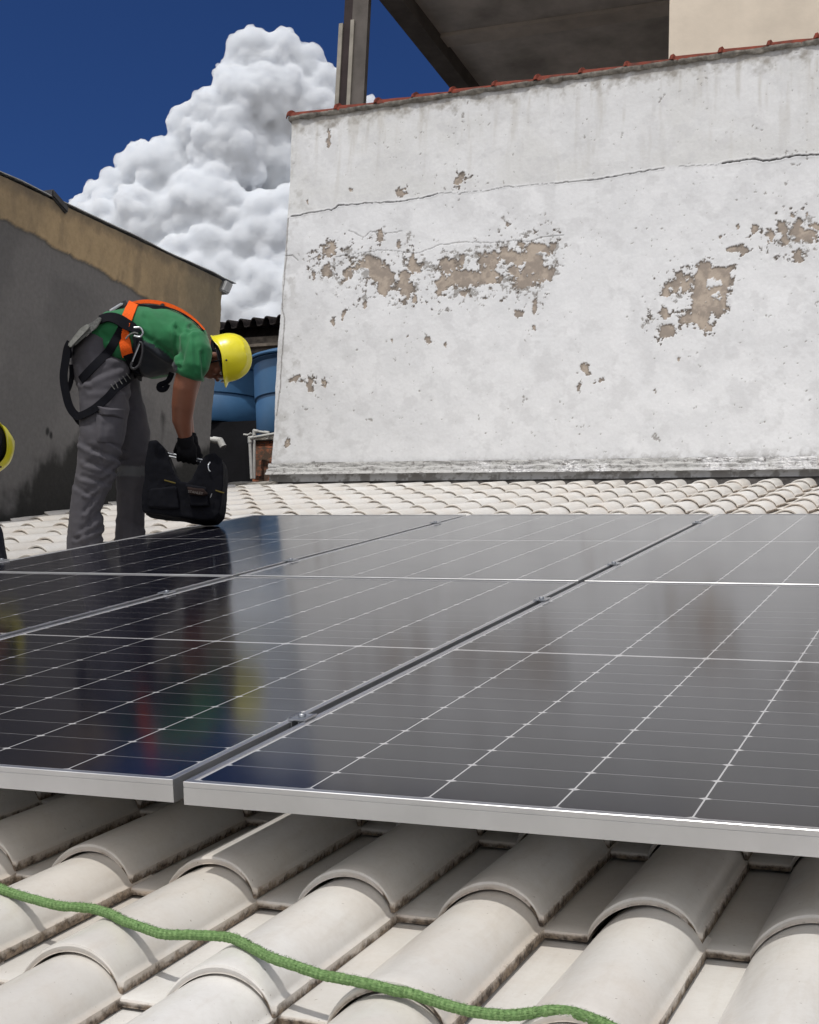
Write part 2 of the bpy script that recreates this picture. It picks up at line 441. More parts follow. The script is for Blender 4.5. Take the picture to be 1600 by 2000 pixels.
def make_tiles(rows, cols, tt, ys, name):
    top, bot, dt, db = tile_unit(tt, ys)
    nt_, ny_ = len(tt), len(ys)
    base = np.vstack([top, bot]); off = len(top); dirt = np.r_[dt, db]
    Q = []
    idx = lambda k, i: k * nt_ + i
    for k in range(ny_ - 1):
        for i in range(nt_ - 1):
            Q.append((idx(k, i), idx(k, i + 1), idx(k + 1, i + 1), idx(k + 1, i)))
            Q.append((off + idx(k, i), off + idx(k + 1, i), off + idx(k + 1, i + 1), off + idx(k, i + 1)))
        Q.append((idx(k, nt_ - 1), off + idx(k, nt_ - 1), off + idx(k + 1, nt_ - 1), idx(k + 1, nt_ - 1)))
    for i in range(nt_ - 1):
        Q.append((idx(0, i), off + idx(0, i), off + idx(0, i + 1), idx(0, i + 1)))
    Q = np.array(Q); Vs, Qs, D, T = [], [], [], []; n_ = 0
    for j in rows:
        for i in cols:
            b0 = base.copy()
            jit = rng.normal(0, 1, 5)
            b0[:, 1] += jit[0] * .004; b0[:, 0] += jit[1] * .0015
            b0[:, 0] += b0[:, 1] * jit[2] * .004; b0[:, 2] += jit[3] * .0006 + (b0[:, 0] - .11) * jit[4] * .005
            v = V0 + j * PV; u = U0 + i * PU + .018 * v
            b0[:, 0] += u + b0[:, 1] * .018; b0[:, 1] += v
            b0[:, 2] += NB + .0072 * b0[:, 1]
            Vs.append(b0); Qs.append(Q + n_); n_ += len(b0)
            D.append(dirt + rng.normal(0, .05)); T.append(np.full(len(b0), rng.random()))
    me = npmesh(name, np.vstack(Vs), np.vstack(Qs), True, 38)
    attr(me, 'dirt', np.concatenate(D)); attr(me, 'tint', np.concatenate(T))
    return me

house = empty('tiled_roof_house', ROOF)
tag(house, 'house roof of glazed white barrel tiles carrying the solar panels', 'roof')
tt_hi = np.r_[[-.012, .02, .05, .062, .067], .146 - .076 * np.cos(np.linspace(0, np.pi * .96, 27)), .2235, .229]
tt_lo = np.r_[-.012, .04, .066, .146 - .076 * np.cos(np.linspace(0, np.pi * .95, 15)), .2235, .229]
ys_hi = [0, .0015, .006, .03, .12, .26, .42]; ys_lo = [0, .002, .007, .2, .42]
me1 = make_tiles(range(-6, 3), range(-20, 17), tt_hi, ys_hi, 'roof_tiles_a')
me2 = make_tiles(range(3, 23), range(-20, 17), tt_lo, ys_lo, 'roof_tiles_b')
bm = bmesh.new(); bm.from_mesh(me1); bm.from_mesh(me2)
me = bpy.data.meshes.new('roof_tiles'); bm.to_mesh(me); bm.free()
rt = link('roof_tiles', me, M['tile'], house)
bm = bmesh.new(); add_box(bm, (-4.72, -2.2, -.32), (3.5, 8.5, -.235)); link('roof_deck', bm_mesh('roof_deck', bm), M['deck'], house)
bm = bmesh.new(); add_box(bm, (-4.6, -2.0, -4.8), (3.4, 8.4, -.3))
hw = bm_mesh('house_wall', bm)
for v in hw.vertices:
    w = ROOF @ v.co
    if v.co.z < -2: w.z = -5.0
    v.co = ROOFI @ w
link('house_wall', hw, M['whitewallplain'], house)

# ================================================================== SOLAR PANELS
FR_T, FR_W = .035, .011
def frame_mesh():
    bm = bmesh.new()
    # cross-section of the frame rail (d = distance inwards, z), mitred round the rectangle
    sec = [(0.0008, 0), (FR_W, 0), (FR_W, -.0035), (.003, -.0035), (.003, -FR_T + .002), (.022, -FR_T + .002), (.022, -FR_T),
           (0, -FR_T), (0, -.0092), (.0009, -.0088), (.0009, -.0082), (0, -.0078), (0, -.0008)]
    rings = []
    for cx, cy, sx_, sy_ in ((0, 0, 1, 1), (W_, 0, -1, 1), (W_, L_, -1, -1), (0, L_, 1, -1)):
        rings.append([bm.verts.new((cx + sx_ * d, cy + sy_ * d, z)) for d, z in sec])
    k = len(sec)
    for a in range(4):
        A_, B_ = rings[a], rings[(a + 1) % 4]
        for i in range(k): bm.faces.new((A_[i], B_[i], B_[(i + 1) % k], A_[(i + 1) % k]))
    return bm_mesh('panel_frame', bm, 30)
def glass_mesh():
    bm = bmesh.new(); add_box(bm, (.004, .004, -.0055), (W_ - .004, L_ - .004, -.0015))
    return bm_mesh('panel_cells', bm)
def back_mesh():
    bm = bmesh.new(); add_box(bm, (.004, .004, -.0068), (W_ - .004, L_ - .004, -.0057))
    return bm_mesh('panel_backsheet', bm)
def jbox_mesh():
    bm = bmesh.new()
    for xx in (.55,): add_box(bm, (xx, L_ / 2 - .03, -.02), (xx + .05, L_ / 2 + .03, -.0069), .003)
    return bm_mesh('junction_box', bm)
fm, gm_, jm = frame_mesh(), glass_mesh(), jbox_mesh()
proto = empty('solar_panel')
for nm, me_, mt in (('frame', fm, M['alu']), ('glass', gm_, M['cells']), ('backsheet', back_mesh(), M['backsheet']), ('junction_box', jm, M['darkmetal'])):
    link(nm, me_, mt, proto)
labels = {(1, 0): 'nearest solar panel at right whose long aluminium front edge hangs over the roof tiles',
          (0, 0): 'front row solar panel at left of the seam, mirroring the worker and yellow helmet',
          (-1, 0): 'front row solar panel at the left picture edge, mostly cut off by the frame',
          (1, 1): 'back row solar panel at the far right picture edge',
          (0, 1): 'back row solar panel in the middle, between two clamped seams',
          (-1, 1): 'back row solar panel beside the worker\'s legs, darkest with reflections'}
kids = list(proto.children)
for q, ((ci, rj), lb) in enumerate(labels.items()):
    if q == 0: o = proto
    else:
        o = proto.copy(); COL.objects.link(o)
        for ch in kids:
            c = ch.copy(); COL.objects.link(c); c.parent = o
    du = rng.normal(0, .001); tiltz = rng.normal(0, .0006)
    o.matrix_world = ROOF @ Matrix.Translation(((ci - 1) * (W_ + G_) + du, rj * (L_ + G_) - (.006 if ci == 1 and rj == 0 else 0), 0)) @ Matrix.Rotation(tiltz, 4, 'X')
    tag(o, lb, 'solar panel', 'solar panels mounted on the roof')

# clamps and rails
def clamp_mesh(endc=False):
    bm = bmesh.new()
    w = .0175
    add_box(bm, (-w, -.024, .001), (w, .024, .0045), .0012)
    add_box(bm, (-.008, -.03, -.03), (-.0062, .03, .0008)); add_box(bm, (.0062, -.03, -.03), (.008, .03, .0008))
    for s in (-1, 1): add_tube(bm, [(s * w * .88, -.0235, .0035), (s * w * .88, .0235, .0035)], .0024, 8)
    return bm_mesh('clamp_plate', bm, 40)
def bolt_mesh():
    bm = bmesh.new(); lathe(bm, [(.0015, .0052), (.0068, .0052), (.0072, .006), (.0072, .0085), (.006, .0095), (.0040, .0095), (.0036, .0075), (.001, .0075)], 20)
    return bm_mesh('bolt', bm, 35)
cproto = empty('panel_clamp'); link('clamp_plate', clamp_mesh(), M['steel'], cproto); link('bolt', bolt_mesh(), M['steel'], cproto)
ckids = list(cproto.children)
clamps = [(0, .419, 'aluminium mid clamp nearest the viewer on the front seam'),
          (0, 1.89, 'mid clamp on the front right seam, just before the row gap'),
          (-1, 1.87, 'mid clamp on the left seam between the front row panels'),
          (-1, 2.70, 'mid clamp on the left seam just behind the row gap'),
          (0, 2.703, 'mid clamp on the right seam just behind the row gap'),
          (-1, 4.135, 'mid clamp at the far end of the left seam by the roof tiles'),
          (0, 4.137, 'mid clamp at the far end of the right seam by the roof tiles'),
          (-2, 2.60, 'end clamp on the outer left panel edge near the crouching worker')]
for q, (c_, v_, lb) in enumerate(clamps):
    if q == 0: o = cproto
    else:
        o = cproto.copy(); COL.objects.link(o)
        for ch in ckids: c = ch.copy(); COL.objects.link(c); c.parent = o
    o.matrix_world = ROOF @ Matrix.Translation((c_ * (W_ + G_) - .010, v_, 0))
    tag(o, lb, 'clamp', 'clamps holding the solar panels')
rails = [(.425, 'nearest'), (1.88, 'second'), (2.70, 'third'), (4.135, 'farthest')]
rproto = None
for k, (v_, w_) in enumerate(rails):
    if rproto is None:
        bm = bmesh.new(); add_box(bm, (-2.34, -.018, -.072), (1.2, .018, -.0365), .002)
        rproto = bm_mesh('mounting_rail', bm)
    o = link('mounting_rail', rproto, M['alu']); o.matrix_world = ROOF @ Matrix.Translation((0, v_, 0))
    tag(o, f'{w_} aluminium mounting rail under the solar panels, counted from the viewer', 'rail', 'rails under the panels')

# ================================================================== GREEN ROPE
z2 = [(-20, 660), (0, 672), (60, 693), (130, 713), (230, 738), (310, 745), (370, 752), (440, 775), (480, 797), (560, 825), (640, 850), (740, 852), (880, 860), (940, 880), (1000, 912), (1060, 942), (1150, 972), (1250, 1006), (1350, 1026), (1450, 1046), (1550, 1072)]
z3 = [(0, 1080), (100, 1112), (200, 1142), (300, 1160), (400, 1166), (500, 1155), (560, 1148), (640, 1156), (700, 1176), (760, 1200), (840, 1240), (960, 1290)]
rp = [(x_ / 2, 1400 + y_ / 2) for x_, y_ in z2] + [(800 + x_ / 2, 1400 + y_ / 2) for x_, y_ in z3]
RR = .0064
pxc = catmull([Vector((x_, y_, 0)) for x_, y_ in rp], 10)
def crest(v):
    y = (v - V0) % PV
    return NB + .0072 * v + .0605 + .017 * (1 - y / PV)
nn_ = np.full(len(pxc), -.127)
def smooth_(a, k): return np.convolve(np.r_[[a[0]] * k, a, [a[-1]] * k], np.ones(2 * k + 1) / (2 * k + 1), 'valid')
for it in range(6):
    cl = [atR(c.x, c.y, float(h), 0) for c, h in zip(pxc, nn_)]
    on = np.array([tile_top(p.x, p.y) > crest(p.y) - .012 for p in cl])
    tgt = np.array([crest(p.y) + RR for p in cl])
    nn_ = .5 * nn_ + .5 * smooth_(tgt, 8)
pts = []
for c, h in zip(pxc, nn_):
    for q in range(12):
        p = atR(c.x, c.y, float(h), 0)
        top_ = max(tile_top(p.x, p.y), tile_top(p.x + .003, p.y), tile_top(p.x - .003, p.y), tile_top(p.x, p.y + .004), tile_top(p.x, p.y - .004))
        if p.z >= top_ + RR * .9: break
        h += .0012
    pts.append(p)
pts = [pts[0]] + [(pts[k - 1] + pts[k] * 2 + pts[k + 1]) / 4 for k in range(1, len(pts) - 1)] + [pts[-1]]
fine = catmull(pts, 4)
bm = bmesh.new(); rings = []; L = 0; braid = []
for i, p in enumerate(fine):
    t = (fine[min(i + 1, len(fine) - 1)] - fine[max(i - 1, 0)]).normalized()
    if i: L += (p - fine[i - 1]).length
    a = t.cross(Vector((0, 0, 1))).normalized(); b_ = t.cross(a)
    ring = []
    for k in range(24):
        th = k / 24 * math.tau
        bw = math.sin(6 * th + L / .0021) * math.sin(6 * th - L / .0021)
        r_ = RR * (1 + .05 * bw + .10 * mnoise.noise(Vector((L * 160, math.cos(th), math.sin(th)))) + random.uniform(-.05, .05))
        braid.append(.5 + .5 * bw)
        ring.append(p + a * math.cos(th) * r_ + b_ * math.sin(th) * r_)
    rings.append(ring)
ring_loft(bm, rings)
for i in range(0, len(fine) - 1):                     # loose fibres
    for _ in range(5):
        p = fine[i].lerp(fine[i + 1], random.random()); th = random.uniform(0, math.tau)
        t = (fine[i + 1] - fine[i]).normalized(); a = t.cross(Vector((0, 0, 1))).normalized(); b_ = t.cross(a)
        o_ = a * math.cos(th) + b_ * math.sin(th)
        if o_.z < -.3: continue
        s = p + o_ * RR * .95; e = s + o_ * random.uniform(.0008, .0030) + t * random.uniform(-.006, .006)
        w = t.cross(o_) * .0003
        try: bm.faces.new([bm.verts.new(s - w), bm.verts.new(s + w), bm.verts.new(e + w), bm.verts.new(e - w)])
        except Exception: pass
rme = bm_mesh('rope', bm, 60); attr(rme, 'braid', (braid + [.8] * len(rme.vertices))[:len(rme.vertices)]); rope = link('rope', rme, M['rope']); rope.matrix_world = ROOF
tag(rope, 'fuzzy green rope lying across the barrel tiles in the foreground', 'rope')

# ================================================================== WHITE WALL
YW = 8.31
def wallpx(x_, y_): p = atY(x_, y_, YW); return p.x, p.z
x0 = wallpx(545, 600)[0]
# its left edge leans a little in the photograph: follow it
edge_pts = [wallpx(*q) for q in [(524, 945), (528, 918), (536, 830), (541, 700), (549, 600), (556, 500), (562, 420), (568, 320), (570, 225)]]
top_pts = [wallpx(*q) for q in [(540, 236), (570, 232), (800, 199), (1000, 168), (1200, 139), (1400, 110), (1600, 82)]]
zt_l = top_pts[1][1]; slope_top = (top_pts[-1][1] - top_pts[1][1]) / (top_pts[-1][0] - top_pts[1][0])
ztop = lambda X: zt_l + (X - top_pts[1][0]) * slope_top
ez = np.array([q[1] for q in edge_pts]); ex = np.array([q[0] for q in edge_pts])
zbot = 1.80
xs = np.r_[np.arange(0, 4.40, .0058), np.arange(4.42, 8.2, .05)]
zs = np.linspace(0, 1, 560)
GX, GZ = np.meshgrid(xs, zs, indexing='ij')
zt = zt_l + (GX - 4.2 + 4.2 + ex[-1] - top_pts[1][0]) * slope_top
ZZ = zbot + GZ * (zt - zbot)
jag = (vnoise(ZZ, ZZ * 0, 6, 5, 5) - .5) * .022
left_e = np.interp(ZZ, ez, ex) + jag
XX = left_e * np.clip(1 - GX / .5, 0, 1) + (ex.mean() + 0 * GX) * (1 - np.clip(1 - GX / .5, 0, 1)) + GX
n1 = vnoise(XX, ZZ, 3.1, 1, 6); n2 = vnoise(XX, ZZ, 14, 2, 5, .65); n3 = vnoise(XX, ZZ, 38, 3, 4, .65); n4 = vnoise(XX, ZZ, 1.1, 4, 4)
wx = XX + (vnoise(XX, ZZ, 9, 11, 5, .65) - .5) * .07 + (vnoise(XX, ZZ, 40, 13, 3, .7) - .5) * .03
wz = ZZ + (vnoise(XX, ZZ, 9, 12, 5, .65) - .5) * .09 + (vnoise(XX, ZZ, 40, 14, 3, .7) - .5) * .04
A5 = [(300, 820, 42, 50), (285, 935, 30, 40), (205, 970, 12, 40), (400, 955, 40, 45), (480, 900, 55, 35), (560, 940, 60, 60), (610, 990, 45, 50), (590, 1060, 25, 40), (760, 880, 25, 50), (780, 930, 25, 30), (720, 1040, 40, 60), (720, 980, 25, 40), (765, 1100, 12, 25), (950, 900, 50, 30), (920, 1010, 30, 60), (1000, 970, 60, 50), (1100, 980, 90, 45), (1200, 970, 40, 45), (1190, 880, 50, 35), (1040, 880, 20, 25), (1290, 845, 50, 40), (1355, 880, 35, 35), (1372, 790, 18, 20), (1425, 830, 38, 50), (1440, 900, 40, 50), (1490, 960, 40, 45), (1480, 800, 40, 22), (1500, 835, 35, 18), (1330, 940, 50, 25), (1380, 990, 55, 40), (1440, 1130, 14, 45), (1335, 1170, 18, 22), (1055, 1075, 22, 25), (1020, 440, 30, 40), (710, 500, 30, 18), (680, 480, 8, 18), (840, 1335, 16, 20), (490, 1140, 20, 22), (370, 1190, 12, 35), (310, 1225, 13, 25), (580, 745, 18, 30), (680, 795, 12, 30), (1300, 690, 10, 14), (1435, 1240, 14, 20), (940, 1350, 10, 15), (730, 1300, 8, 10), (425, 485, 10, 12), (240, 860, 9, 12), (1550, 800, 12, 20), (640, 1340, 9, 10), (180, 545, 10, 20)]
A6 = [(740, 500, 66, 66), (640, 540, 30, 50), (640, 670, 35, 30), (650, 785, 50, 50), (1050, 275, 40, 28), (1125, 280, 25, 45), (1190, 165, 20, 25), (1295, 195, 30, 40), (1370, 130, 30, 50), (1385, 215, 20, 30), (1475, 160, 48, 70), (1550, 195, 50, 50), (1465, 335, 35, 35), (1100, 150, 12, 18), (985, 190, 12, 12), (725, 960, 16, 16), (140, 1020, 26, 45), (105, 1125, 12, 25), (235, 1090, 10, 10), (195, 1110, 12, 12), (570, 1170, 8, 8), (1530, 40, 10, 14), (1440, 65, 12, 12), (1580, 130, 25, 20)]
ell = [(540 + a / 2.857, 200 + b_ / 2.857, c / 2.857, d / 2.857) for a, b_, c, d in A5] + [(1100 + a / 3.2, 400 + b_ / 3.2, c / 3.2, d / 3.2) for a, b_, c, d in A6]
ell += [(603, 755, 5, 14), (632, 745, 6, 9), (612, 905, 4, 5), (562, 868, 6, 9), (575, 740, 9, 5), (1012, 610, 8, 8), (640, 270, 3, 22)]
neg = [(1100 + a / 3.2, 400 + b_ / 3.2, c / 3.2, d / 3.2) for a, b_, c, d in [(940, 495, 42, 22), (955, 572, 28, 12), (725, 610, 60, 30)]] + [(540 + 480 / 2.857, 200 + 950 / 2.857, 12, 12), (540 + 1480 / 2.857, 200 + 848 / 2.857, 11, 4)]
def efield(lst, X, Z):
    fld = np.full(X.shape, -.0); den = np.zeros(X.shape)
    for cx, cy, rx, ry in lst:
        px_, pz = wallpx(cx, cy); ax = abs(wallpx(cx + rx, cy)[0] - px_); az = abs(wallpx(cx, cy + ry)[1] - pz)
        d2 = np.sqrt(((X - px_) / ax) ** 2 + ((Z - pz) / az) ** 2)
        fld += np.exp(-(d2 * .92) ** 2.6)
        s_ = max(ax, az) + .09
        den += np.exp(-(((X - px_) ** 2 + (Z - pz) ** 2) / s_ ** 2)) * min(1, ax * az * 260)
    return np.minimum(fld, 1.3) - .40, den
f_, den = efield(ell, wx, wz); fn, _ = efield(neg, wx, wz)
LP = [(808, 440), (835, 395), (900, 345), (930, 352), (935, 385), (1060, 380), (1042, 470), (1025, 560), (1020, 655), (975, 682), (920, 670), (915, 735), (945, 748), (940, 797), (880, 797), (820, 740), (740, 738), (708, 690), (800, 678), (798, 560), (822, 500)]
LP = [wallpx(1100 + a / 3.2, 400 + b_ / 3.2) for a, b_ in LP]
qx = XX + (wx - XX) * .3; qz = ZZ + (wz - ZZ) * .3
inn = np.zeros(XX.shape, bool); j_ = len(LP) - 1
for i_ in range(len(LP)):
    xi, yi = LP[i_]; xj, yj = LP[j_]; inn ^= ((yi > qz) != (yj > qz)) & (qx < (xj - xi) * (qz - yi) / (yj - yi + 1e-9) + xi); j_ = i_
dl = polydist(qx, qz, LP + [LP[0]])
f_ = np.maximum(f_, np.where(inn, np.minimum(.75, dl * 30), -.4 * np.minimum(1, dl * 12)))
f_ = f_ - .05 - .75 * sstep(.5, .05, den) * (f_ < -.15) + (n2 - .5) * 1.3 + (n3 - .5) * 1.7 + (n1 - .5) * .3
f_ = np.where(fn > 0, -1, f_)
patch = sstep(-.02, .04, f_)
halo = sstep(-.22, -.02, f_) * (1 - patch)
den = np.clip(den, 0, 1.6)
speck = sstep(.815, .84, n3 + .14 * den + .12 * (n4 - .5) + .12 * (n1 - .5)) * (1 - patch)
speck = np.maximum(speck, sstep(.79, .81, n2 + .12 * den + .1 * (n1 - .5)) * (1 - patch))
col = np.empty(XX.shape + (3,))
basec = np.array([.655, .665, .685]); col[:] = basec
col = lerp3(col, (.59, .60, .62), sstep(.42, .62, n1) * .5)
col = lerp3(col, (.70, .71, .73), sstep(.5, .62, vnoise(XX, ZZ, 5.5, 21, 6)) * .5)
# greyer above the crack, rain streaks under the coping
crk7 = [(100, 617), (160, 603), (215, 595), (235, 583), (320, 577), (400, 573), (470, 563), (500, 553), (515, 550)]
crk7b = [(620, 545), (730, 530)]
crk7c = [(850, 520), (950, 512), (1080, 492), (1160, 478)]
crk7d = [(1325, 465), (1420, 452), (1440, 458), (1540, 442), (1625, 436)]
cv = lambda L_2, s_=1.4545, ox=500, oy=0: [wallpx(ox + a / s_, oy + b_ / s_) for a, b_ in L_2]
full = cv(crk7 + crk7b + crk7c + [(1200, 475)] + crk7d)
zc = np.interp(XX, [q[0] for q in full], [q[1] for q in full])
above = sstep(-.01, .03, ZZ - zc)
col = lerp3(col, (.58, .585, .585), above * (.30 + .5 * sstep(.4, .65, vnoise(XX, ZZ, 2.2, 31, 5))))
streak = vnoise(XX * 9, ZZ * 1.0, 2.2, 41, 5)
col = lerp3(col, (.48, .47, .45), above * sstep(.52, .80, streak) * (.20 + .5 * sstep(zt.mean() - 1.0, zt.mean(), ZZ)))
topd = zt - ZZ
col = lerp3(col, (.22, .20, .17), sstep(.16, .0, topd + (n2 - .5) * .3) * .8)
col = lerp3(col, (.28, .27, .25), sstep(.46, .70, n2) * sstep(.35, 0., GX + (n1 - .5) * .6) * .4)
mott = sstep(.52, .68, vnoise(XX, ZZ, 7.5, 51, 6, .65))
col = lerp3(col, (.52, .525, .54), mott * .42)
col = lerp3(col, (.76, .76, .77), halo * .5)
col = lerp3(col, (.30, .29, .28), speck * .9)
pc = lerp3(np.broadcast_to(np.array([.41, .35, .295]), col.shape).copy(), (.285, .245, .212), sstep(.4, .65, n2))
pc = lerp3(pc, (.13, .115, .10), sstep(.6, .1, f_) * sstep(.45, .6, n3) * .8)
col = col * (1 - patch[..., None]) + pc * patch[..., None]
rim_shade = sstep(.0, .03, f_) * (1 - sstep(.06, .14, f_))  # shadow edge painted just inside each patch rim
col = lerp3(col, (.10, .085, .075), rim_shade * .55)
relief = -patch * .007 + halo * .002 - speck * .004 + (n1 - .5) * .012 + (n2 - .5) * .003
jx = XX + (vnoise(XX, ZZ, 20, 61, 4, .6) - .5) * .012; jz = ZZ + (vnoise(XX, ZZ, 14, 62, 4, .6) - .5) * .03
for L_2, w_, dk in ((crk7, .0065, .8), ([(515, 550), (560, 548), (620, 545)], .003, .35), (crk7b, .0035, .5), ([(730, 530), (850, 520)], .0028, .3), (crk7c, .0055, .7), ([(1200, 475), (1325, 465)], .003, .3), (crk7d, .0085, .95)):
    d = polydist(jx, jz, cv(L_2)); k_ = sstep(w_, w_ * .3, d)
    col = lerp3(col, (.04, .037, .035), k_ * dk); relief = relief - k_ * .010 + sstep(w_ * 3, w_, d) * .003
c5 = lambda L_2: [wallpx(540 + a / 2.857, 200 + b_ / 2.857) for a, b_ in L_2]
for L_2, w_, dk in (([(330, 865), (440, 845), (580, 825), (660, 830), (800, 840), (900, 800), (1060, 780), (1220, 785), (1320, 770), (1400, 780), (1480, 750), (1600, 745)], .004, .5),
                    ([(400, 715), (490, 750), (520, 725), (600, 730), (700, 720)], .004, .5),
                    ([(65, 650), (60, 750), (55, 870), (45, 950), (30, 1150), (45, 1200), (40, 1300), (30, 1420), (20, 1600), (0, 1750)], .007, .75),
                    ([(50, 860), (90, 852), (120, 880)], .006, .6)):
    d = polydist(jx, jz, c5(L_2)); k_ = sstep(w_, w_ * .3, d)
    col = lerp3(col, (.16, .15, .14), k_ * dk); relief = relief - k_ * .006
# mould and crumbling near the base
zb = wallpx(1000, 905)[1]
col = lerp3(col, (.25, .24, .23), sstep(zb + .10, zb - .02, ZZ + (n2 - .5) * .22) * sstep(.45, .6, n2) * .8)
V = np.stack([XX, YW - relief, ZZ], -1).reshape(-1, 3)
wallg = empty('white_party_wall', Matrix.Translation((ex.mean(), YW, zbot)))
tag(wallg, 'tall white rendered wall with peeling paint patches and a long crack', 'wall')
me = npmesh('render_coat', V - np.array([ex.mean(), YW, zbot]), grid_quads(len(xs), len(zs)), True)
attr(me, 'paint', np.c_[col.reshape(-1, 3), np.ones(col.size // 3)], 'FLOAT_COLOR')
link('render_coat', me, M['whitewall'], wallg)
# body of the wall behind the coat
bm = bmesh.new()
xr = 4.0
L1 = [(x_ + .004, z_) for x_, z_ in zip(ex, ez)] + [(xr, ztop(xr) - .012), (xr, -5.0), (ex[0] + .0, -5.0)]
# left return face follows the leaning edge; thickness 0.2 m
pf = [bm.verts.new((x_, YW + .012, z_ - (.012 if i == len(ex) - 1 else 0))) for i, (x_, z_) in enumerate(L1)]
pb = [bm.verts.new((x_, YW + .22, z_ - (.012 if i == len(ex) - 1 else 0))) for i, (x_, z_) in enumerate(L1)]
bm.faces.new(pf); bm.faces.new(pb[::-1])
for i in range(len(pf)): bm.faces.new((pf[i], pf[(i + 1) % len(pf)], pb[(i + 1) % len(pf)], pb[i]))
bmesh.ops.translate(bm, verts=bm.verts, vec=-wallg.matrix_world.translation)
link('wall_core', bm_mesh('wall_core', bm), M['mortar'], wallg)

# coping tiles along the top of the wall: each a half round cap lapped over the next
ctp = []
joints_px = [572, 663, 740, 813, 885, 968, 1050, 1137, 1225, 1315, 1410, 1505, 1598, 1690, 1780]
bm = None
for k in range(len(joints_px) - 1):
    xa = wallpx(joints_px[k], 150)[0]; xb = wallpx(joints_px[k + 1], 150)[0]
    bm = bmesh.new(); rings = []
    hgt, hw_ = .078, .135
    for s, lift, wd in ((-.035, .004, .82), (-.02, .012, 1.02), (.0, .014, 1.06), (.03, .004, .94), (.5, .0, .9), (1.0, -.006, .84)):
        X = xa + (xb - xa) * s if s > 0 else xa + s
        ring = []
        for q in range(13):
            a = math.pi * q / 12
            ring.append(Vector((X, YW + .10 - math.cos(a) * hw_ * wd, ztop(X) + .004 + math.sin(a) * hgt * wd + lift)))
        for q in range(12, -1, -1):
            a = math.pi * q / 12
            ring.append(Vector((X, YW + .10 - math.cos(a) * (hw_ * wd - .014), ztop(X) + .004 + math.sin(a) * (hgt * wd - .014) + lift)))
        rings.append(ring)
    ring_loft(bm, rings)
    me = bm_mesh('coping_tile', bm, 40)
    for v in me.vertices: v.co += Vector((mnoise.noise(v.co * 20), mnoise.noise(v.co * 23 + Vector((5, 5, 5))), mnoise.noise(v.co * 19 + Vector((9, 1, 3))))) * .006
    o = link('coping_tile', me, M['redtile'])
    me.transform(Matrix.Translation(-wallg.matrix_world.translation)); o.parent = wallg
bm = bmesh.new()    # mortar bed squeezed out under the caps
X = ex[-1] - .02; rings = []
while X < 3.9:
    w = .030 + .018 * mnoise.noise(Vector((X * 6, 0, 0))) + .010 * mnoise.noise(Vector((X * 31, 3, 0)))
    h = .018 + .014 * mnoise.noise(Vector((X * 9, 7, 0))) + .008 * mnoise.noise(Vector((X * 37, 3, 5)))
    zz = ztop(X)
    rings.append([Vector((X, YW - w * .55, zz - h)), Vector((X, YW - w, zz - h * .2)), Vector((X, YW - w, zz + .012)), Vector((X, YW + .16, zz + .02)), Vector((X, YW + .18, zz - .01)), Vector((X, YW + .03, zz - h * 1.1))])
    X += .02
ring_loft(bm, rings); me = bm_mesh('coping_mortar', bm, 50); me.transform(Matrix.Translation(-wallg.matrix_world.translation))
link('coping_mortar', me, M['mortar'], wallg)

# flashing along the wall foot
NX, NZ = 620, 26
fx_ = np.linspace(ex[0] + .0, 3.6, NX); fz_ = np.linspace(0, 1, NZ)
FX, FZ = np.meshgrid(fx_, fz_, indexing='ij')
zlo = np.interp(FX, [wallpx(528, 931)[0], wallpx(1600, 921)[0]], [wallpx(528, 930)[1], wallpx(1600, 920)[1]])
FZZ = zlo + FZ * (.105 + .02 * (vnoise(FX, FX * 0, 1.3, 71, 3) - .5))
cr = vnoise(FX, FZ * .3, 11, 72, 5, .6) - .5
step_ = sstep(.62, .5, FZ + (vnoise(FX, FX * 0, 5, 73, 4) - .5) * .3)
FY = YW - .006 - step_ * .03 - sstep(.28, .0, FZ) * .03 + cr * .030 - .008
me = npmesh('wall_flashing', np.stack([FX, np.minimum(FY, YW - .004), FZZ], -1).reshape(-1, 3), grid_quads(NX, NZ), True)
fl = link('wall_flashing', me, M['foil'])
tag(fl, 'crumpled foil and mortar flashing strip along the foot of the white wall', 'flashing')
bm = bmesh.new()
p0 = ROOFI @ Vector((ex[0] - .02, YW, zlo[0, 0])); rings = []
for i in range(260):
    u_ = p0.x - .1 + i * .032
    s_ = .01 * mnoise.noise(Vector((u_ * 7, 0, 0)))
    rings.append([Vector((u_, 8.42 + s_, -.20)), Vector((u_, 8.42 + s_, -.130)), Vector((u_, 8.47 + s_, -.10 + s_)), Vector((u_, 8.56, -.075)), Vector((u_, 8.56, -.2))])
ring_loft(bm, rings); mb = link('mortar_fillet', bm_mesh('mortar_fillet', bm, 50), simple('shade_dark_mortar', (.075, .07, .068), .95, 0, .35, 16, .8, .01), house)  # fillet coloured dark to stand for the shadow under the flashing
# small concrete ledge left of the wall foot
bm = bmesh.new(); add_box(bm, (-4.60, 8.36, -.14), (-4.17, 8.60, -.075), .012); bmesh.ops.subdivide_edges(bm, edges=bm.edges, cuts=3, use_grid_fill=True)
for v in bm.verts: v.co += Vector((0, mnoise.noise(v.co * 9), mnoise.noise(v.co * 11))) * .012
lg = link('concrete_ledge', bm_mesh('concrete_ledge', bm, 40), simple('pale_ledge', (.34, .32, .29), .95, 0, .25, 14, .6, .01)); lg.matrix_world = ROOF
tag(lg, 'short pale concrete ledge at the roof edge left of the white wall', 'ledge')

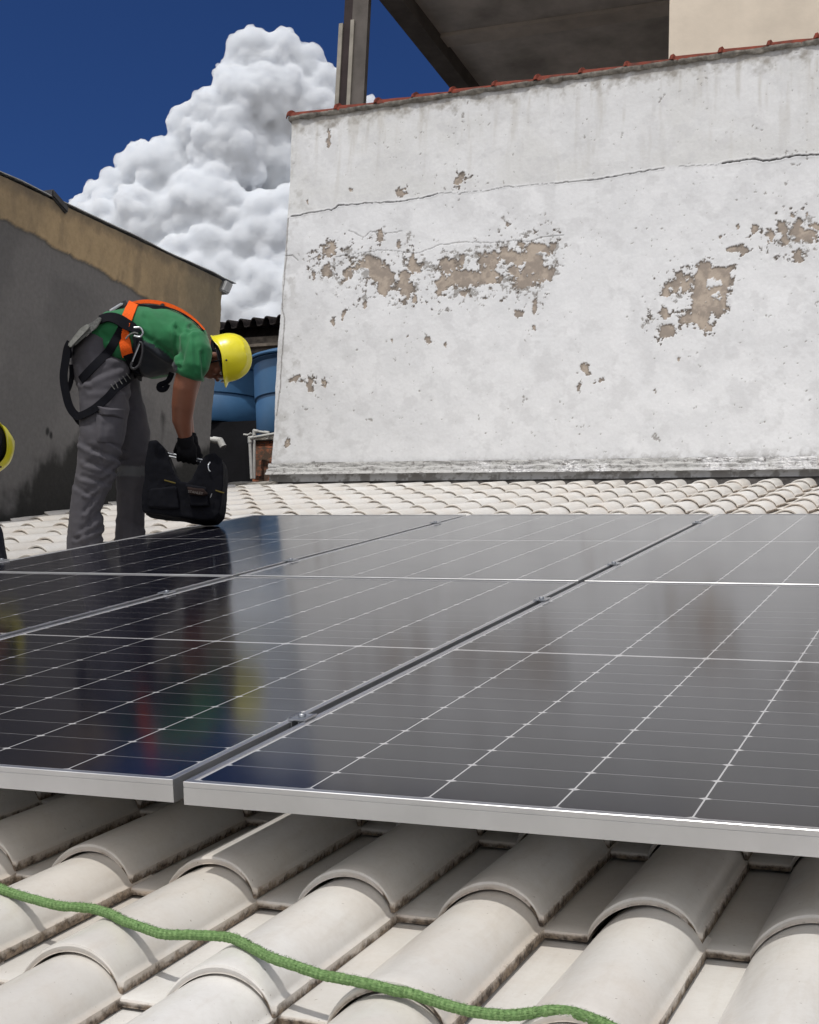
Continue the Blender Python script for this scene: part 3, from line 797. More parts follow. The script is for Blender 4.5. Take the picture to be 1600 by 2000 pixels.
# ================================================================== LEFT BUILDING
XL = -4.5
pA = atX(0, 345, XL); pB = atX(430, 547, XL)
sl_ = (pB.z - pA.z) / (pB.y - pA.y)
topz = lambda Y: pA.z + (Y - pA.y) * sl_
yc_ = atX(428, 600, XL).y; yc2 = atX(414, 820, XL).y
ysg = np.r_[np.arange(-3, 4.6, .08), np.arange(4.6, yc_, .0085), yc_]
zsg = np.linspace(0, 1, 330)
GY, GZ = np.meshgrid(ysg, zsg, indexing='ij')
ZL = .6 + GZ * (topz(GY) - .6)
n1 = vnoise(GY, ZL, 2.1, 101, 6); n2 = vnoise(GY, ZL, 12, 102, 5, .6); n4 = vnoise(GY, ZL, .9, 103, 4)
bl = [(pt.y, pt.z) for pt in (atX(a, b_, XL) for a, b_ in [(0, 425), (60, 455), (150, 505), (240, 555), (320, 605), (375, 640), (420, 672)])]
zb_ = np.interp(GY, [q[0] for q in bl], [q[1] for q in bl]) + (vnoise(GY, GY * 0, 6, 104, 6, .62) - .5) * .06
band = sstep(-.004, .004, ZL - zb_)
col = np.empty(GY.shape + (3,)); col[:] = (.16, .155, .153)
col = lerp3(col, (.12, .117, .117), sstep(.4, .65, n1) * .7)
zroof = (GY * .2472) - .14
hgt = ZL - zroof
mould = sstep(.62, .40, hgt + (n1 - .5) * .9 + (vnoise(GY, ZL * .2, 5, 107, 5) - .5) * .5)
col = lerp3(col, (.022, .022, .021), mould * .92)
for cx, cy in ((93, 843), (100, 850), (640, 720), (45, 975)):
    q = atX(cx, cy, XL); col = lerp3(col, (.03, .03, .03), sstep(.022, .008, np.hypot(GY - q.y, (ZL - q.z) * .7) + (n2 - .5) * .02))
bc = np.empty(col.shape); bc[:] = (.38, .285, .17)
bc = lerp3(bc, (.28, .215, .135), sstep(.4, .62, n1) * .7)
bc = lerp3(bc, (.20, .155, .105), sstep(.5, .7, vnoise(GY * 2.2, ZL * .7, 2.2, 108, 5)) * .6)
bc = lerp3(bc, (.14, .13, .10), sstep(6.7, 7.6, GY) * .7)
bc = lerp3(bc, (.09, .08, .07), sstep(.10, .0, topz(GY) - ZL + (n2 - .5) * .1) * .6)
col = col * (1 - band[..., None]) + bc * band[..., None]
ed = sstep(.025, .0, np.abs(ZL - zb_)) * (1 - band)
col = lerp3(col, (.06, .055, .05), ed * .4)
rel = band * .018 + (n1 - .5) * .02 + (n2 - .5) * .006 * (1 + band)
cornx = (vnoise(ZL, ZL * 0, 7, 109, 5) - .5) * .03 * sstep(yc_ - .1, yc_, GY)
lb_ = empty('grey_neighbour_building', Matrix.Translation((XL, 0, -5)))
tag(lb_, 'neighbouring building with dark grey side wall, tan upper band and thin roof sheet', 'building')
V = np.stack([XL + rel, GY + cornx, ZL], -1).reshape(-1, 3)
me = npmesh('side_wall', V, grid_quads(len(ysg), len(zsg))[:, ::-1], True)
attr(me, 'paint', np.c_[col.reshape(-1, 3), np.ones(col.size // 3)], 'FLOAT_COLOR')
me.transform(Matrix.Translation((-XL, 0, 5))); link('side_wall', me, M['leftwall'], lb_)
bm = bmesh.new()
vv = [(XL + .0, -3, -5), (XL, yc_ - .01, -5), (-10, yc_ - .01, -5), (-10, -3, -5)]
lo_ = [bm.verts.new(v) for v in vv]; hi_ = [bm.verts.new((v[0], v[1], topz(v[1]) - .01)) for v in vv]
bm.faces.new(lo_[::-1]); bm.faces.new(hi_)
for i in range(4): bm.faces.new((lo_[i], lo_[(i + 1) % 4], hi_[(i + 1) % 4], hi_[i]))
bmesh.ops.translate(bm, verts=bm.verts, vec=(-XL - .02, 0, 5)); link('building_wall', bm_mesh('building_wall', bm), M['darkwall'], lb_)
# corrugated roof sheet, thin, running past the corner
bm = bmesh.new(); ny = 60; rows_ = []
for i in range(ny):
    Y = -3 + (yc_ + .20 + 3) * i / (ny - 1)
    rows_.append((Y, topz(Y) + .018 + .012 * mnoise.noise(Vector((Y * 2.2, 0, 0))) + .01 * mnoise.noise(Vector((Y * 9, 4, 0)))))
ed_ = .028
rings = []
for Y, z_ in rows_:
    w_ = ed_ + .012 * mnoise.noise(Vector((Y * 3, 8, 0)))
    rings.append([Vector((XL + w_, Y, z_)), Vector((XL + w_, Y, z_ + .006)), Vector((-10.1, Y, z_ + .10)), Vector((-10.1, Y, z_ + .09))])
ring_loft(bm, rings); bmesh.ops.translate(bm, verts=bm.verts, vec=(-XL, 0, 5)); link('roof_sheet', bm_mesh('roof_sheet', bm), M['sheet'], lb_)
bm = bmesh.new()      # gutter end under the sheet
q = atX(437, 556, XL)
add_box(bm, (XL - .3, yc_ + .005, topz(yc_) - .10), (XL + .05, yc_ + .12, topz(yc_) + .004), .01)
for v in bm.verts:
    if v.co.z < topz(yc_) - .05: v.co.y -= .05
bmesh.ops.translate(bm, verts=bm.verts, vec=(-XL, 0, 5)); link('gutter', bm_mesh('gutter', bm), M['sheet'], lb_)
# dark ridge scrap on the roof edge
q = atX(108, 394, XL)
bm = bmesh.new()
for sgn in (0, 1):
    pass
add_box(bm, (XL - .3, q.y - .08, q.z - .0), (XL + .04, q.y + .10, q.z + .055), .01)
for v in bm.verts:
    if v.co.y > q.y: v.co.z -= .05
me = bm_mesh('roof_scrap', bm); me.transform(Matrix.Translation((-XL, 0, 5))); link('roof_scrap', me, M['darkmetal'], lb_)

# ================================================================== BEHIND THE WHITE WALL: BUILDING UNDER CONSTRUCTION
YP = 9.4
bld = empty('concrete_frame_building', Matrix.Translation((-2, YP, -5)))
tag(bld, 'unfinished concrete upper storey with a dark slab underside behind the white wall', 'building')
off = -bld.matrix_world.translation
def bpart(name, boxes, mt, bev=.0):
    bm = bmesh.new()
    for lo_, hi_ in boxes: add_box(bm, lo_, hi_, bev)
    bmesh.ops.translate(bm, verts=bm.verts, vec=off); return link(name, bm_mesh(name, bm), mt, bld)
xa = atY(661, 100, YP).x; xb = atY(668.5, 100, YP).x; xc = atY(685, 100, YP).x; xd = atY(692, 100, YP).x; xe = atY(722, 100, YP).x
zs_ = atY(676, 46, YP).z
XE = xe + .02
e0 = atX(735, 0, XE); e1 = atX(890, 180, XE)
ZS = (e0.z + e1.z) / 2
M['post_dark'] = simple('dark_painted_post', (.045, .035, .036), .8, 0, .15, 5, .2, .004)
M['post_light'] = simple('bare_cement_post', (.29, .27, .235), .9, 0, .15, 5, .3, .004)
M['post_grey'] = simple('grey_post', (.12, .108, .10), .9, 0, .15, 5, .3, .004)
bpart('post_strip', [((xa, YP - .02, 2), (xb, YP + .10, zs_))], M['post_light'])
bpart('post_strip', [((xc, YP - .035, 2), (xd, YP + .05, zs_ + .01))], M['post_light'])
bpart('post', [((xb, YP, 2), (xc, YP + .12, ZS + .25))], M['post_dark'])
bpart('post', [((xc + .004, YP - .012, 2), (xe - .03, YP + .05, ZS + .25))], M['post_grey'])
y_in = 3.0
ye = 14.5
# slab with edge beam and one cross beam; starts behind the wall line
ys0 = YP - .15
bpart('slab', [((XE + .19, ys0, ZS + .16), (9, ye, ZS + .36))], M['concrete'])
bpart('edge_beam', [((XE, ys0 - .05, ZS), (XE + .20, ye + .1, ZS + .38))], M['post_grey'])
s0 = atY(870, 75, 11.0)
def onz(x_, y_, Z): r_ = ray(x_, y_); return CAM + r_ * ((Z - CAM.z) / r_.z)
g0 = onz(880, 70, ZS + .12)
bpart('cross_beam', [((XE + .205, g0.y, ZS + .12), (9, g0.y + .22, ZS + .1595))], M['beam_light'])
bpart('back_wall', [((XE + .205, ye, 2), (9, ye + .15, ZS + .15))], M['concrete'])
# beige wall on the right
YB = 9.1
xw = atY(1307, 60, YB).x
bpart('beige_wall', [((xw, YB, 2), (7, YB + .25, ZS + 1.4))], M['beige'])
bpart('floor_slab', [((XE, 8.6, 1.8), (9, ye, 2.0))], M['concrete'])

# ================================================================== WATER TANKS, DARK WALL, PIPES, BRICK PILLAR
def tank(cx, cy, z0, r, h, label, rot=0):
    t = empty('water_tank', Matrix.Translation((cx, cy, z0)) @ Matrix.Rotation(rot, 4, 'Z'))
    tag(t, label, 'water tank', 'blue water tanks behind the wall')
    bm = bmesh.new()
    lathe(bm, [(.02, 0), (r * .80, 0), (r * .82, .02), (r * .865, h * .42), (r * .855, h * .44), (r * .855, h * .47), (r * .885, h * .485), (r * .93, h * .86), (r * .93, h * .9), (r * .99, h * .93), (r * .99, h * .95), (.02, h * .95)], 72)
    link('tank_body', bm_mesh('tank_body', bm, 35), M['bluetank'], t)
    bm = bmesh.new()
    lathe(bm, [(r * .985, h * .952), (r * 1.03, h * .945), (r * 1.04, h * .96), (r * 1.03, h * .985), (r * .97, h * 1.0), (r * .9, h * 1.03), (r * .4, h * 1.10), (.03, h * 1.12)], 72)
    link('lid', bm_mesh('lid', bm, 35), M['bluetank'], t)
    return t
YT = 11.6
a = atY(388, 845, YT); b_ = atY(388, 738, YT)
tr = .66
cL = atY(505, 800, YT)
tank(cL.x - tr * .86, YT + .2, a.z + .06, tr, (b_.z - a.z) * 1.02, 'left blue water tank, lower one, half hidden by the bending worker and grey building')
YT2 = 10.3
cR = atY(491, 705, YT2); a2 = atY(520, 862, YT2); b2 = atY(500, 712, YT2)
tank(cR.x + .62 * 1.02, YT2 + .1, a2.z, .62, (b2.z - a2.z) * 1.0, 'right blue water tank, taller one, cut off by the white wall edge')
# the platform and dark wall under the tanks
base = empty('tank_platform', Matrix.Translation((cL.x, YT, -5))); tag(base, 'masonry wall and slab holding up the water tanks, shade put into its dark colour', 'wall')
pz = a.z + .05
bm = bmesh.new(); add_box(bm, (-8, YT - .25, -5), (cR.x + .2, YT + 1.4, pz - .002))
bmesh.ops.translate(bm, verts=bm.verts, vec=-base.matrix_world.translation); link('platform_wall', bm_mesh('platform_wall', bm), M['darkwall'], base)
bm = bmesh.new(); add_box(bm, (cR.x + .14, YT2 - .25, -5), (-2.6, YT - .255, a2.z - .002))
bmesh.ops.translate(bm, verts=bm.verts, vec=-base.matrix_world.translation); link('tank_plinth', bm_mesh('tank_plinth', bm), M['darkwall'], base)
# brick pillar
YBk = 9.2
b0 = atY(498, 852, YBk); b1 = atY(545, 852, YBk)
pil = empty('brick_pillar', Matrix.Translation((b0.x, YBk, 0))); tag(pil, 'old stained orange brick pillar beside the foot of the white wall', 'pillar')
bm = bmesh.new(); add_box(bm, (b0.x, YBk, -5), (b1.x + .4, YBk + .35, b0.z - .05)); bmesh.ops.translate(bm, verts=bm.verts, vec=-pil.matrix_world.translation)
link('brickwork', bm_mesh('brickwork', bm), M['brick'], pil)
bm = bmesh.new(); add_box(bm, (b0.x - .02, YBk - .03, b0.z - .05 + .001), (b1.x + .4, YBk + .37, b0.z + .0), .008); bmesh.ops.translate(bm, verts=bm.verts, vec=-pil.matrix_world.translation)
link('cap', bm_mesh('cap', bm), M['mortar'], pil)
a2z = b0.z
# pvc pipes in front of the pillar
YPi = 8.95
def pipe(name, px_pts, Y, rad, label, joints=()):
    t = empty(name, Matrix.Translation(atY(*px_pts[0], Y))); tag(t, label, 'pipe')
    o_ = -t.matrix_world.translation
    bm = bmesh.new(); P_ = [atY(*q, Y) if len(q) == 2 else atY(q[0], q[1], q[2]) for q in px_pts]
    for q, w in zip(P_[:-1], P_[1:]): add_tube(bm, [q + o_, w + o_], rad, 12)
    link('pipe_run', bm_mesh('pipe_run', bm, 40), M['pvc'], t)
    for k in joints:
        bm = bmesh.new(); q = P_[k]
        arms = [P_[j] for j in (k - 1, k + 1) if 0 <= j < len(P_)]
        for w in arms:
            d = (w - q).normalized(); add_tube(bm, [q - d * rad * .6 + o_, q + d * rad * 3.0 + o_], rad * 1.35, 12)
        bmesh.ops.create_icosphere(bm, subdivisions=2, radius=rad * 1.35, matrix=Matrix.Translation(q + o_))
        link('elbow', bm_mesh('elbow', bm, 50), M['pvc'], t)
    return t
pipe('water_pipe', [(492, 935), (488, 856), (540, 847)], 8.9, .014, 'pale plastic pipe rising and turning right onto the brick pillar', (1,))
pipe('water_pipe', [(497, 935), (497, 842), (524, 846), (523, 858)], 9.05, .013, 'second thinner plastic pipe looping over behind the front one', (1, 2))
pipe('water_pipe', [(476, 849), (485, 850), (491, 846)], 9.0, .010, 'short thin pipe stub joining the two upright pipes from the left', ())
pipe('overflow_pipe', [(402, 857), (430, 861), (436, 872)], 9.6, .024, 'short white pipe with a downturned elbow sticking out over the tool bag', (1,))

# far dark roof
YR = 16.5
r0 = atY(395, 660, YR); r1 = atY(620, 640, YR)
rh = empty('dark_tiled_shed', Matrix.Translation((r0.x, YR, -5))); tag(rh, 'distant shed with a dark barrel tile eave above a shadowed opening', 'shed')
o_ = -rh.matrix_world.translation
bm = bmesh.new(); zr = atY(490, 652, YR).z
nb = 9; x_a = atY(436, 650, YR).x; pitch = (atY(537, 650, YR).x - x_a) / 4.1
for i in range(-3, 7):
    cx = x_a + i * pitch
    zz0 = zr + .006 * i
    pr = [(-.5, .0), (-.30, .01), (-.24, .07), (-.12, .115), (0, .125), (.12, .115), (.24, .07), (.30, .01), (.5, 0)]
    rings = []
    for k in range(5):
        yy_ = YR - .25 + k * .42; lift = k * .42 * .30
        for s, l2 in ((0, .03), (.38, 0)):
            rings.append([Vector((cx + p_[0] * pitch, yy_ + s, zz0 + p_[1] + lift + s * .30 + l2)) for p_ in pr] + [Vector((cx + p_[0] * pitch, yy_ + s, zz0 + p_[1] - .02 + lift + s * .30 + l2)) for p_ in pr[::-1]])
    ring_loft(bm, rings)
bmesh.ops.translate(bm, verts=bm.verts, vec=o_); link('roof', bm_mesh('roof', bm, 40), M['darktile'], rh)
bm = bmesh.new(); zb1 = atY(490, 668, YR).z; zb2 = atY(490, 692, YR).z
add_box(bm, (r0.x, YR - .05, zb2), (r1.x, YR + .15, zb1 + .06), .01)
add_box(bm, (r0.x, YR - .12, (zb1 + zb2) / 2 - .02), (r1.x, YR - .055, (zb1 + zb2) / 2 + .03), .005)
bmesh.ops.translate(bm, verts=bm.verts, vec=o_); link('eave_beam', bm_mesh('eave_beam', bm), M['timber'], rh)
bm = bmesh.new(); add_box(bm, (r0.x - .5, YR + .16, zb1 - .3), (r1.x + .3, YR + .22, zr + .13)); bmesh.ops.translate(bm, verts=bm.verts, vec=o_); link('fascia', bm_mesh('fascia', bm), M['darktile'], rh)
bm = bmesh.new(); xp = atY(527, 720, YR).x; xq = atY(537, 720, YR).x
add_box(bm, (xp, YR - .04, 0), (xq, YR + .12, zb2 - .002)); bmesh.ops.translate(bm, verts=bm.verts, vec=o_)
link('post', bm_mesh('post', bm), M['timber'], rh)
bm = bmesh.new(); add_box(bm, (r0.x - 1, YR + 1.2, -5), (r1.x + 1, YR + 1.4, zb1 + .25)); bmesh.ops.translate(bm, verts=bm.verts, vec=o_)
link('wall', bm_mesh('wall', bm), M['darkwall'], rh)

# ================================================================== CLOUD
CD = 1600.0; k_ = CD / F
def sph(bm, c, r, sub=3): bmesh.ops.create_icosphere(bm, subdivisions=sub, radius=r, matrix=Matrix.Translation(c))
def baked(o):
    dg = bpy.context.evaluated_depsgraph_get(); e = o.evaluated_get(dg)
    me = bpy.data.meshes.new_from_object(e, depsgraph=dg); old = o.data
    o.modifiers.clear(); o.data = me; return me
blobs = [(495, 112, 56, 0), (548, 112, 52, 0), (598, 132, 44, 5), (640, 165, 42, -5), (455, 150, 40, 0), (470, 195, 66, -20), (540, 205, 80, 0), (600, 230, 80, 10), (412, 222, 52, -25), (376, 232, 40, -10), (385, 262, 58, -10), (450, 300, 96, -10), (352, 268, 28, -20), (560, 330, 95, 30),
         (272, 320, 44, 0), (248, 318, 28, 0), (310, 345, 70, -20), (232, 380, 50, -5), (186, 378, 30, -10), (150, 402, 26, 0), (215, 430, 60, -20), (400, 420, 90, -50), (520, 470, 90, -60), (290, 440, 80, -40), (600, 440, 90, -30), (700, 235, 40, 10), (722, 212, 26, 0), (690, 300, 80, 20),
         (400, 540, 100, -70), (500, 580, 90, -80), (580, 600, 100, -90), (340, 540, 80, -60), (240, 500, 80, -30), (150, 480, 70, 0), (450, 650, 110, -80), (560, 700, 120, -90), (300, 660, 120, -30), (660, 520, 120, 0), (800, 420, 130, 40), (80, 560, 110, 20), (780, 330, 90, 40)]
bm = bmesh.new()
rr = random.Random(3)
for x_, y_, r_, dz in blobs:
    c = atD(x_, y_, CD + dz * k_ * 1.3); R_ = r_ * k_
    sph(bm, c, R_, 3)
    for _ in range(int(10 + r_ / 4)):
        v = Vector((rr.gauss(0, 1), rr.gauss(0, 1) - .5, rr.gauss(0, 1) + .3)).normalized()
        s_ = rr.uniform(.22, .42); sph(bm, c + v * R_ * (1.0 - s_ * .55), R_ * s_, 2)
me = bm_mesh('cloud', bm); cl_o = link('cumulus_cloud', me, M['cloud'])
cc = atD(450, 400, CD)
md = cl_o.modifiers.new('r', 'REMESH'); md.mode = 'VOXEL'; md.voxel_size = 1.55
for nm, typ, sc, st in (('a', 'V', 30, 9), ('b', 'V', 14, 4.2), ('c', 'V', 6, 2.2), ('d', 'V', 3.4, 1.3)):
    tx = bpy.data.textures.new('cl' + nm, 'VORONOI' if typ == 'V' else 'CLOUDS')
    tx.noise_scale = sc
    if typ == 'V': tx.distance_metric = 'DISTANCE'; tx.noise_intensity = 1.0
    else: tx.noise_depth = 4
    md = cl_o.modifiers.new(nm, 'DISPLACE'); md.texture = tx; md.texture_coords = 'LOCAL'
    md.strength = -st if typ == 'V' else st; md.mid_level = .4
md = cl_o.modifiers.new('r2', 'REMESH'); md.mode = 'VOXEL'; md.voxel_size = 1.5
baked(cl_o)
cl_o.data.polygons.foreach_set('use_smooth', np.ones(len(cl_o.data.polygons), bool))
cl_o.data.materials.clear(); cl_o.data.materials.append(M['cloud'])
tag(cl_o, 'towering white cumulus cloud billowing in the blue sky behind the wall', 'cloud')

# ================================================================== FIGURES
FD = Vector((fwd.x, fwd.y, 0)).normalized()       # away from the viewer, level
def P3(x_, y_, d): return atD(x_, y_, d)
def loft(bm, st, seg=20, D=6.62):
    """st: (px, py, half width across the path in px, half depth in m, depth offset m)"""
    pts = [P3(s[0], s[1], D + s[4]) for s in st]; sc = D / F
    rings = []
    for i, (p, s) in enumerate(zip(pts, st)):
        t = (pts[min(i + 1, len(pts) - 1)] - pts[max(i - 1, 0)]).normalized()
        a = t.cross(FD).normalized(); b_ = a.cross(t).normalized()
        rings.append([p + a * math.cos(k / seg * math.tau) * s[2] * sc + b_ * math.sin(k / seg * math.tau) * s[3] for k in range(seg)])
    # rounded ends
    def capring(r, p, t, f, q): return [p + (v - p) * f + t * q for v in r]
    t0 = (pts[0] - pts[1]).normalized(); t1 = (pts[-1] - pts[-2]).normalized()
    q0 = st[0][2] * sc; q1 = st[-1][2] * sc
    rings = [capring(rings[0], pts[0], t0, .3, q0 * .42), capring(rings[0], pts[0], t0, .75, q0 * .25)] + rings + [capring(rings[-1], pts[-1], t1, .75, q1 * .25), capring(rings[-1], pts[-1], t1, .3, q1 * .42)]
    ring_loft(bm, rings)
def ellip(bm, c, a, ax, sub=3):
    """ellipsoid: centre, radii, axes (3 vectors)"""
    m_ = Matrix((ax[0] * a[0], ax[1] * a[1], ax[2] * a[2])).transposed().to_4x4(); m_.translation = c
    bmesh.ops.create_icosphere(bm, subdivisions=sub, radius=1, matrix=m_)
def fuse(name, bm, mat, parent, voxel=.008, smooth=4, disp=None):
    me = bm_mesh(name, bm); o = link(name, me, mat, parent)
    md = o.modifiers.new('r', 'REMESH'); md.mode = 'VOXEL'; md.voxel_size = voxel
    md = o.modifiers.new('s', 'SMOOTH'); md.iterations = smooth; md.factor = .5
    bpy.context.view_layer.update()
    me = baked(o)
    if disp is not None:
        n_ = len(me.vertices); co_ = np.empty(n_ * 3, np.float32); me.vertices.foreach_get('co', co_); co_ = co_.reshape(-1, 3)
        no = np.empty(n_ * 3, np.float32); me.vertices.foreach_get('normal', no); no = no.reshape(-1, 3)
        co_ = co_ + no * disp(co_)[:, None]
        me.vertices.foreach_set('co', co_.ravel()); me.update()
    me.polygons.foreach_set('use_smooth', np.ones(len(me.polygons), bool))
    me.materials.clear(); me.materials.append(mat)
    return o
def to_px(co_):                      # world -> photograph coordinates, for garment patterns
    d = co_ - np.array(CAM); X_ = d @ np.array(right); Y_ = d @ np.array(down); Z_ = d @ np.array(fwd)
    return 800 + F * X_ / Z_, 1000 + F * Y_ / Z_, Z_
def inpoly(x_, y_, poly):
    r_ = np.zeros(len(x_), bool); n_ = len(poly); j = n_ - 1
    for i in range(n_):
        xi, yi = poly[i]; xj, yj = poly[j]
        c = ((yi > y_) != (yj > y_)) & (x_ < (xj - xi) * (y_ - yi) / (yj - yi + 1e-9) + xi); r_ ^= c; j = i
    return r_
def folds(co_, amp, segs, D=6.62):
    """cloth folds: each seg is a pixel space crease (x0,y0,x1,y1,width px,strength)"""
    x_, y_, z_ = to_px(co_); out = np.zeros(len(co_))
    for x0_, y0_, x1_, y1_, w_, s_ in segs:
        dx, dy = x1_ - x0_, y1_ - y0_; t = np.clip(((x_ - x0_) * dx + (y_ - y0_) * dy) / (dx * dx + dy * dy), 0, 1)
        d = np.hypot(x_ - x0_ - t * dx, y_ - y0_ - t * dy)
        side = (dx * (y_ - y0_) - dy * (x_ - x0_)) / (math.hypot(dx, dy) + 1e-6)
        out += s_ * (np.exp(-(d / w_) ** 2) * -1 + .8 * np.exp(-((d - 1.7 * w_) / w_) ** 2) * (side > 0)) * amp
    return out
def cnoise(co_, sc, seed, st=(1, 1, 1)):
    return np.array([mnoise.fractal(Vector((c[0] * sc * st[0] + seed, c[1] * sc * st[1], c[2] * sc * st[2])), 1., 2., 3) for c in co_])

def helmet(parent, c, crown, face, size=.148):
    """hard hat: c centre of the head, crown direction, face direction"""
    u_ = crown.normalized(); f_2 = (face - u_ * face.dot(u_)).normalized(); s_ = u_.cross(f_2)
    mt = Matrix((f_2, s_, u_)).transposed().to_4x4(); mt.translation = c
    bm = bmesh.new(); NR, NS = 18, 56; rings = []
    def pt(th, ph, g=0):
        # th azimuth from face, ph 0 rim .. pi/2 crown
        rx, ry, rz = size * 1.0 - g, size * .84 - g, size * .98 - g
        r_ = math.cos(ph) ** .85
        x_ = rx * r_ * math.cos(th); y_ = ry * r_ * math.sin(th); z_ = rz * math.sin(ph) ** .95
        # raised centre ridge and two side ribs
        rg = .005 * math.exp(-(y_ / .012) ** 2) + .005 * (math.exp(-((abs(y_) - .060 + .02 * abs(math.cos(th))) / .005) ** 2)) * min(1, max(0, (ph - .25) * 4))
        return Vector((x_, y_, z_)) + Vector((x_, y_, z_)).normalized() * (rg if g == 0 else 0)
    for i in range(NR + 1):
        ph = (math.pi / 2) * i / NR * .998
        rings.append([pt(k / NS * math.tau, ph) for k in range(NS)])
    # lower skirt dropping over the nape and the sides
    skirt = []
    for q, (fl_, dz_) in enumerate(((1.0, -.02), (1.015, -.04))):
        ring = []
        for k in range(NS):
            th = k / NS * math.tau; cth = math.cos(th)
            low = .25 + .75 * max(0, -cth) ** 1.2 + .25 * max(0, cth) ** 4
            low *= 1 - .45 * math.exp(-((abs(math.sin(th)) - 1) / .12) ** 2)
            p = pt(th, 0) * fl_; p.z = dz_ * low * 1.15; ring.append(p)
        skirt.append(ring)
    # rolled rim and peak
    rim = []
    for k in range(NS):
        th = k / NS * math.tau; cth = math.cos(th); p = skirt[-1][k].copy()
        out = .004 + .016 * max(0, cth) ** 3; d = Vector((math.cos(th), math.sin(th) * .8, 0)); p += d * out; p.z -= .004 + .008 * max(0, cth); rim.append(p)
    under = [p - Vector((0, 0, .004)) for p in rim]
    inner0 = [p * .965 for p in skirt[-1]]
    inner = [[pt(k / NS * math.tau, (math.pi / 2) * i / NR * .998, .005) for k in range(NS)] for i in range(0, NR + 1, 2)]
    allr = inner[::-1] + [inner0, under, rim, skirt[-1], skirt[0]] + rings
    ring_loft(bm, [[mt @ p for p in r] for r in allr])
    link('helmet', bm_mesh('helmet', bm, 50), M['yellow'], parent)
    bm = bmesh.new(); pts_ = [mt @ (Vector((size * .80 * math.cos(a_), size * .70 * math.sin(a_), -.028 - .02 * (math.cos(a_) < -.3)))) for a_ in np.linspace(0, math.tau, 40)]
    add_tube(bm, pts_, .0085, 8, False, ref=u_)
    for a_ in (-1.3, 1.3, 2.6, -2.6, 0.6, -0.6):
        p = mt @ Vector((size * .80 * math.cos(a_), size * .70 * math.sin(a_), -.028)); q_ = mt @ Vector((size * .78 * math.cos(a_), size * .68 * math.sin(a_), .03)); add_tube(bm, [p, q_], .006, 6)
    hb = link('headband', bm_mesh('headband', bm, 50), M['blackfab'], parent)
    bm = bmesh.new(); bmesh.ops.create_icosphere(bm, subdivisions=2, radius=.005, matrix=Matrix.Translation(mt @ Vector((.035, -size * .875, .002))))
    link('vent_plug', bm_mesh('vent_plug', bm, 50), M['darkmetal'], parent)
    return mt

def head_parts(bm, c, crown, face, s=1.0):
    u_ = crown.normalized(); f_2 = (face - u_ * face.dot(u_)).normalized(); l_ = u_.cross(f_2)
    ax = (f_2, l_, u_)
    ellip(bm, c + u_ * .02 * s, (.098 * s, .077 * s, .105 * s), ax)
    ellip(bm, c - u_ * .055 * s + f_2 * .025 * s, (.066 * s, .058 * s, .075 * s), ax)
    ellip(bm, c - u_ * .098 * s + f_2 * .055 * s, (.026 * s, .030 * s, .022 * s), ax, 2)     # chin
    ellip(bm, c - u_ * .018 * s + f_2 * .094 * s, (.013 * s, .014 * s, .030 * s), ax, 2)     # nose ridge
    ellip(bm, c - u_ * .036 * s + f_2 * .104 * s, (.014 * s, .017 * s, .012 * s), ax, 2)     # nose tip
    ellip(bm, c - u_ * .064 * s + f_2 * .086 * s, (.012 * s, .024 * s, .007 * s), ax, 2)     # lips
    ellip(bm, c - u_ * .073 * s + f_2 * .084 * s, (.011 * s, .021 * s, .007 * s), ax, 2)
    ellip(bm, c + u_ * .012 * s + f_2 * .086 * s, (.014 * s, .045 * s, .010 * s), ax, 2)     # brow
    for sg in (-1, 1):
        ellip(bm, c - u_ * .012 * s + l_ * sg * .080 * s - f_2 * .004, (.020 * s, .008 * s, .032 * s), ax, 2)   # ears
        ellip(bm, c - u_ * .03 * s + l_ * sg * .036 * s + f_2 * .062 * s, (.026 * s, .022 * s, .022 * s), ax, 2)
    return ax
def eyes(parent, c, ax, s=1.0):
    for sg in (-1, 1):
        bm = bmesh.new(); bmesh.ops.create_icosphere(bm, subdivisions=3, radius=.0115 * s, matrix=Matrix.Translation(c - ax[2] * .004 * s + ax[1] * sg * .032 * s + ax[0] * .083 * s))
        link('eye', bm_mesh('eye', bm, 60), M['eye'], parent)
def hair(parent, c, ax, s=1.0):
    bm = bmesh.new(); ellip(bm, c + ax[2] * .024 * s - ax[0] * .008 * s, (.100 * s, .081 * s, .107 * s), ax, 4)
    for v in bm.verts:
        d = v.co - c
        v.co += d.normalized() * random.uniform(-.001, .002)
    dl = [v for v in bm.verts if (v.co - c).dot(ax[2]) < -.005 and (v.co - c).dot(ax[0]) > -.04 or (v.co - c).dot(ax[2]) < .055 and (v.co - c).dot(ax[0]) > .045]
    bmesh.ops.delete(bm, geom=dl, context='VERTS')
    me = bm_mesh('hair', bm, 60); return link('hair', me, M['hair'], parent)
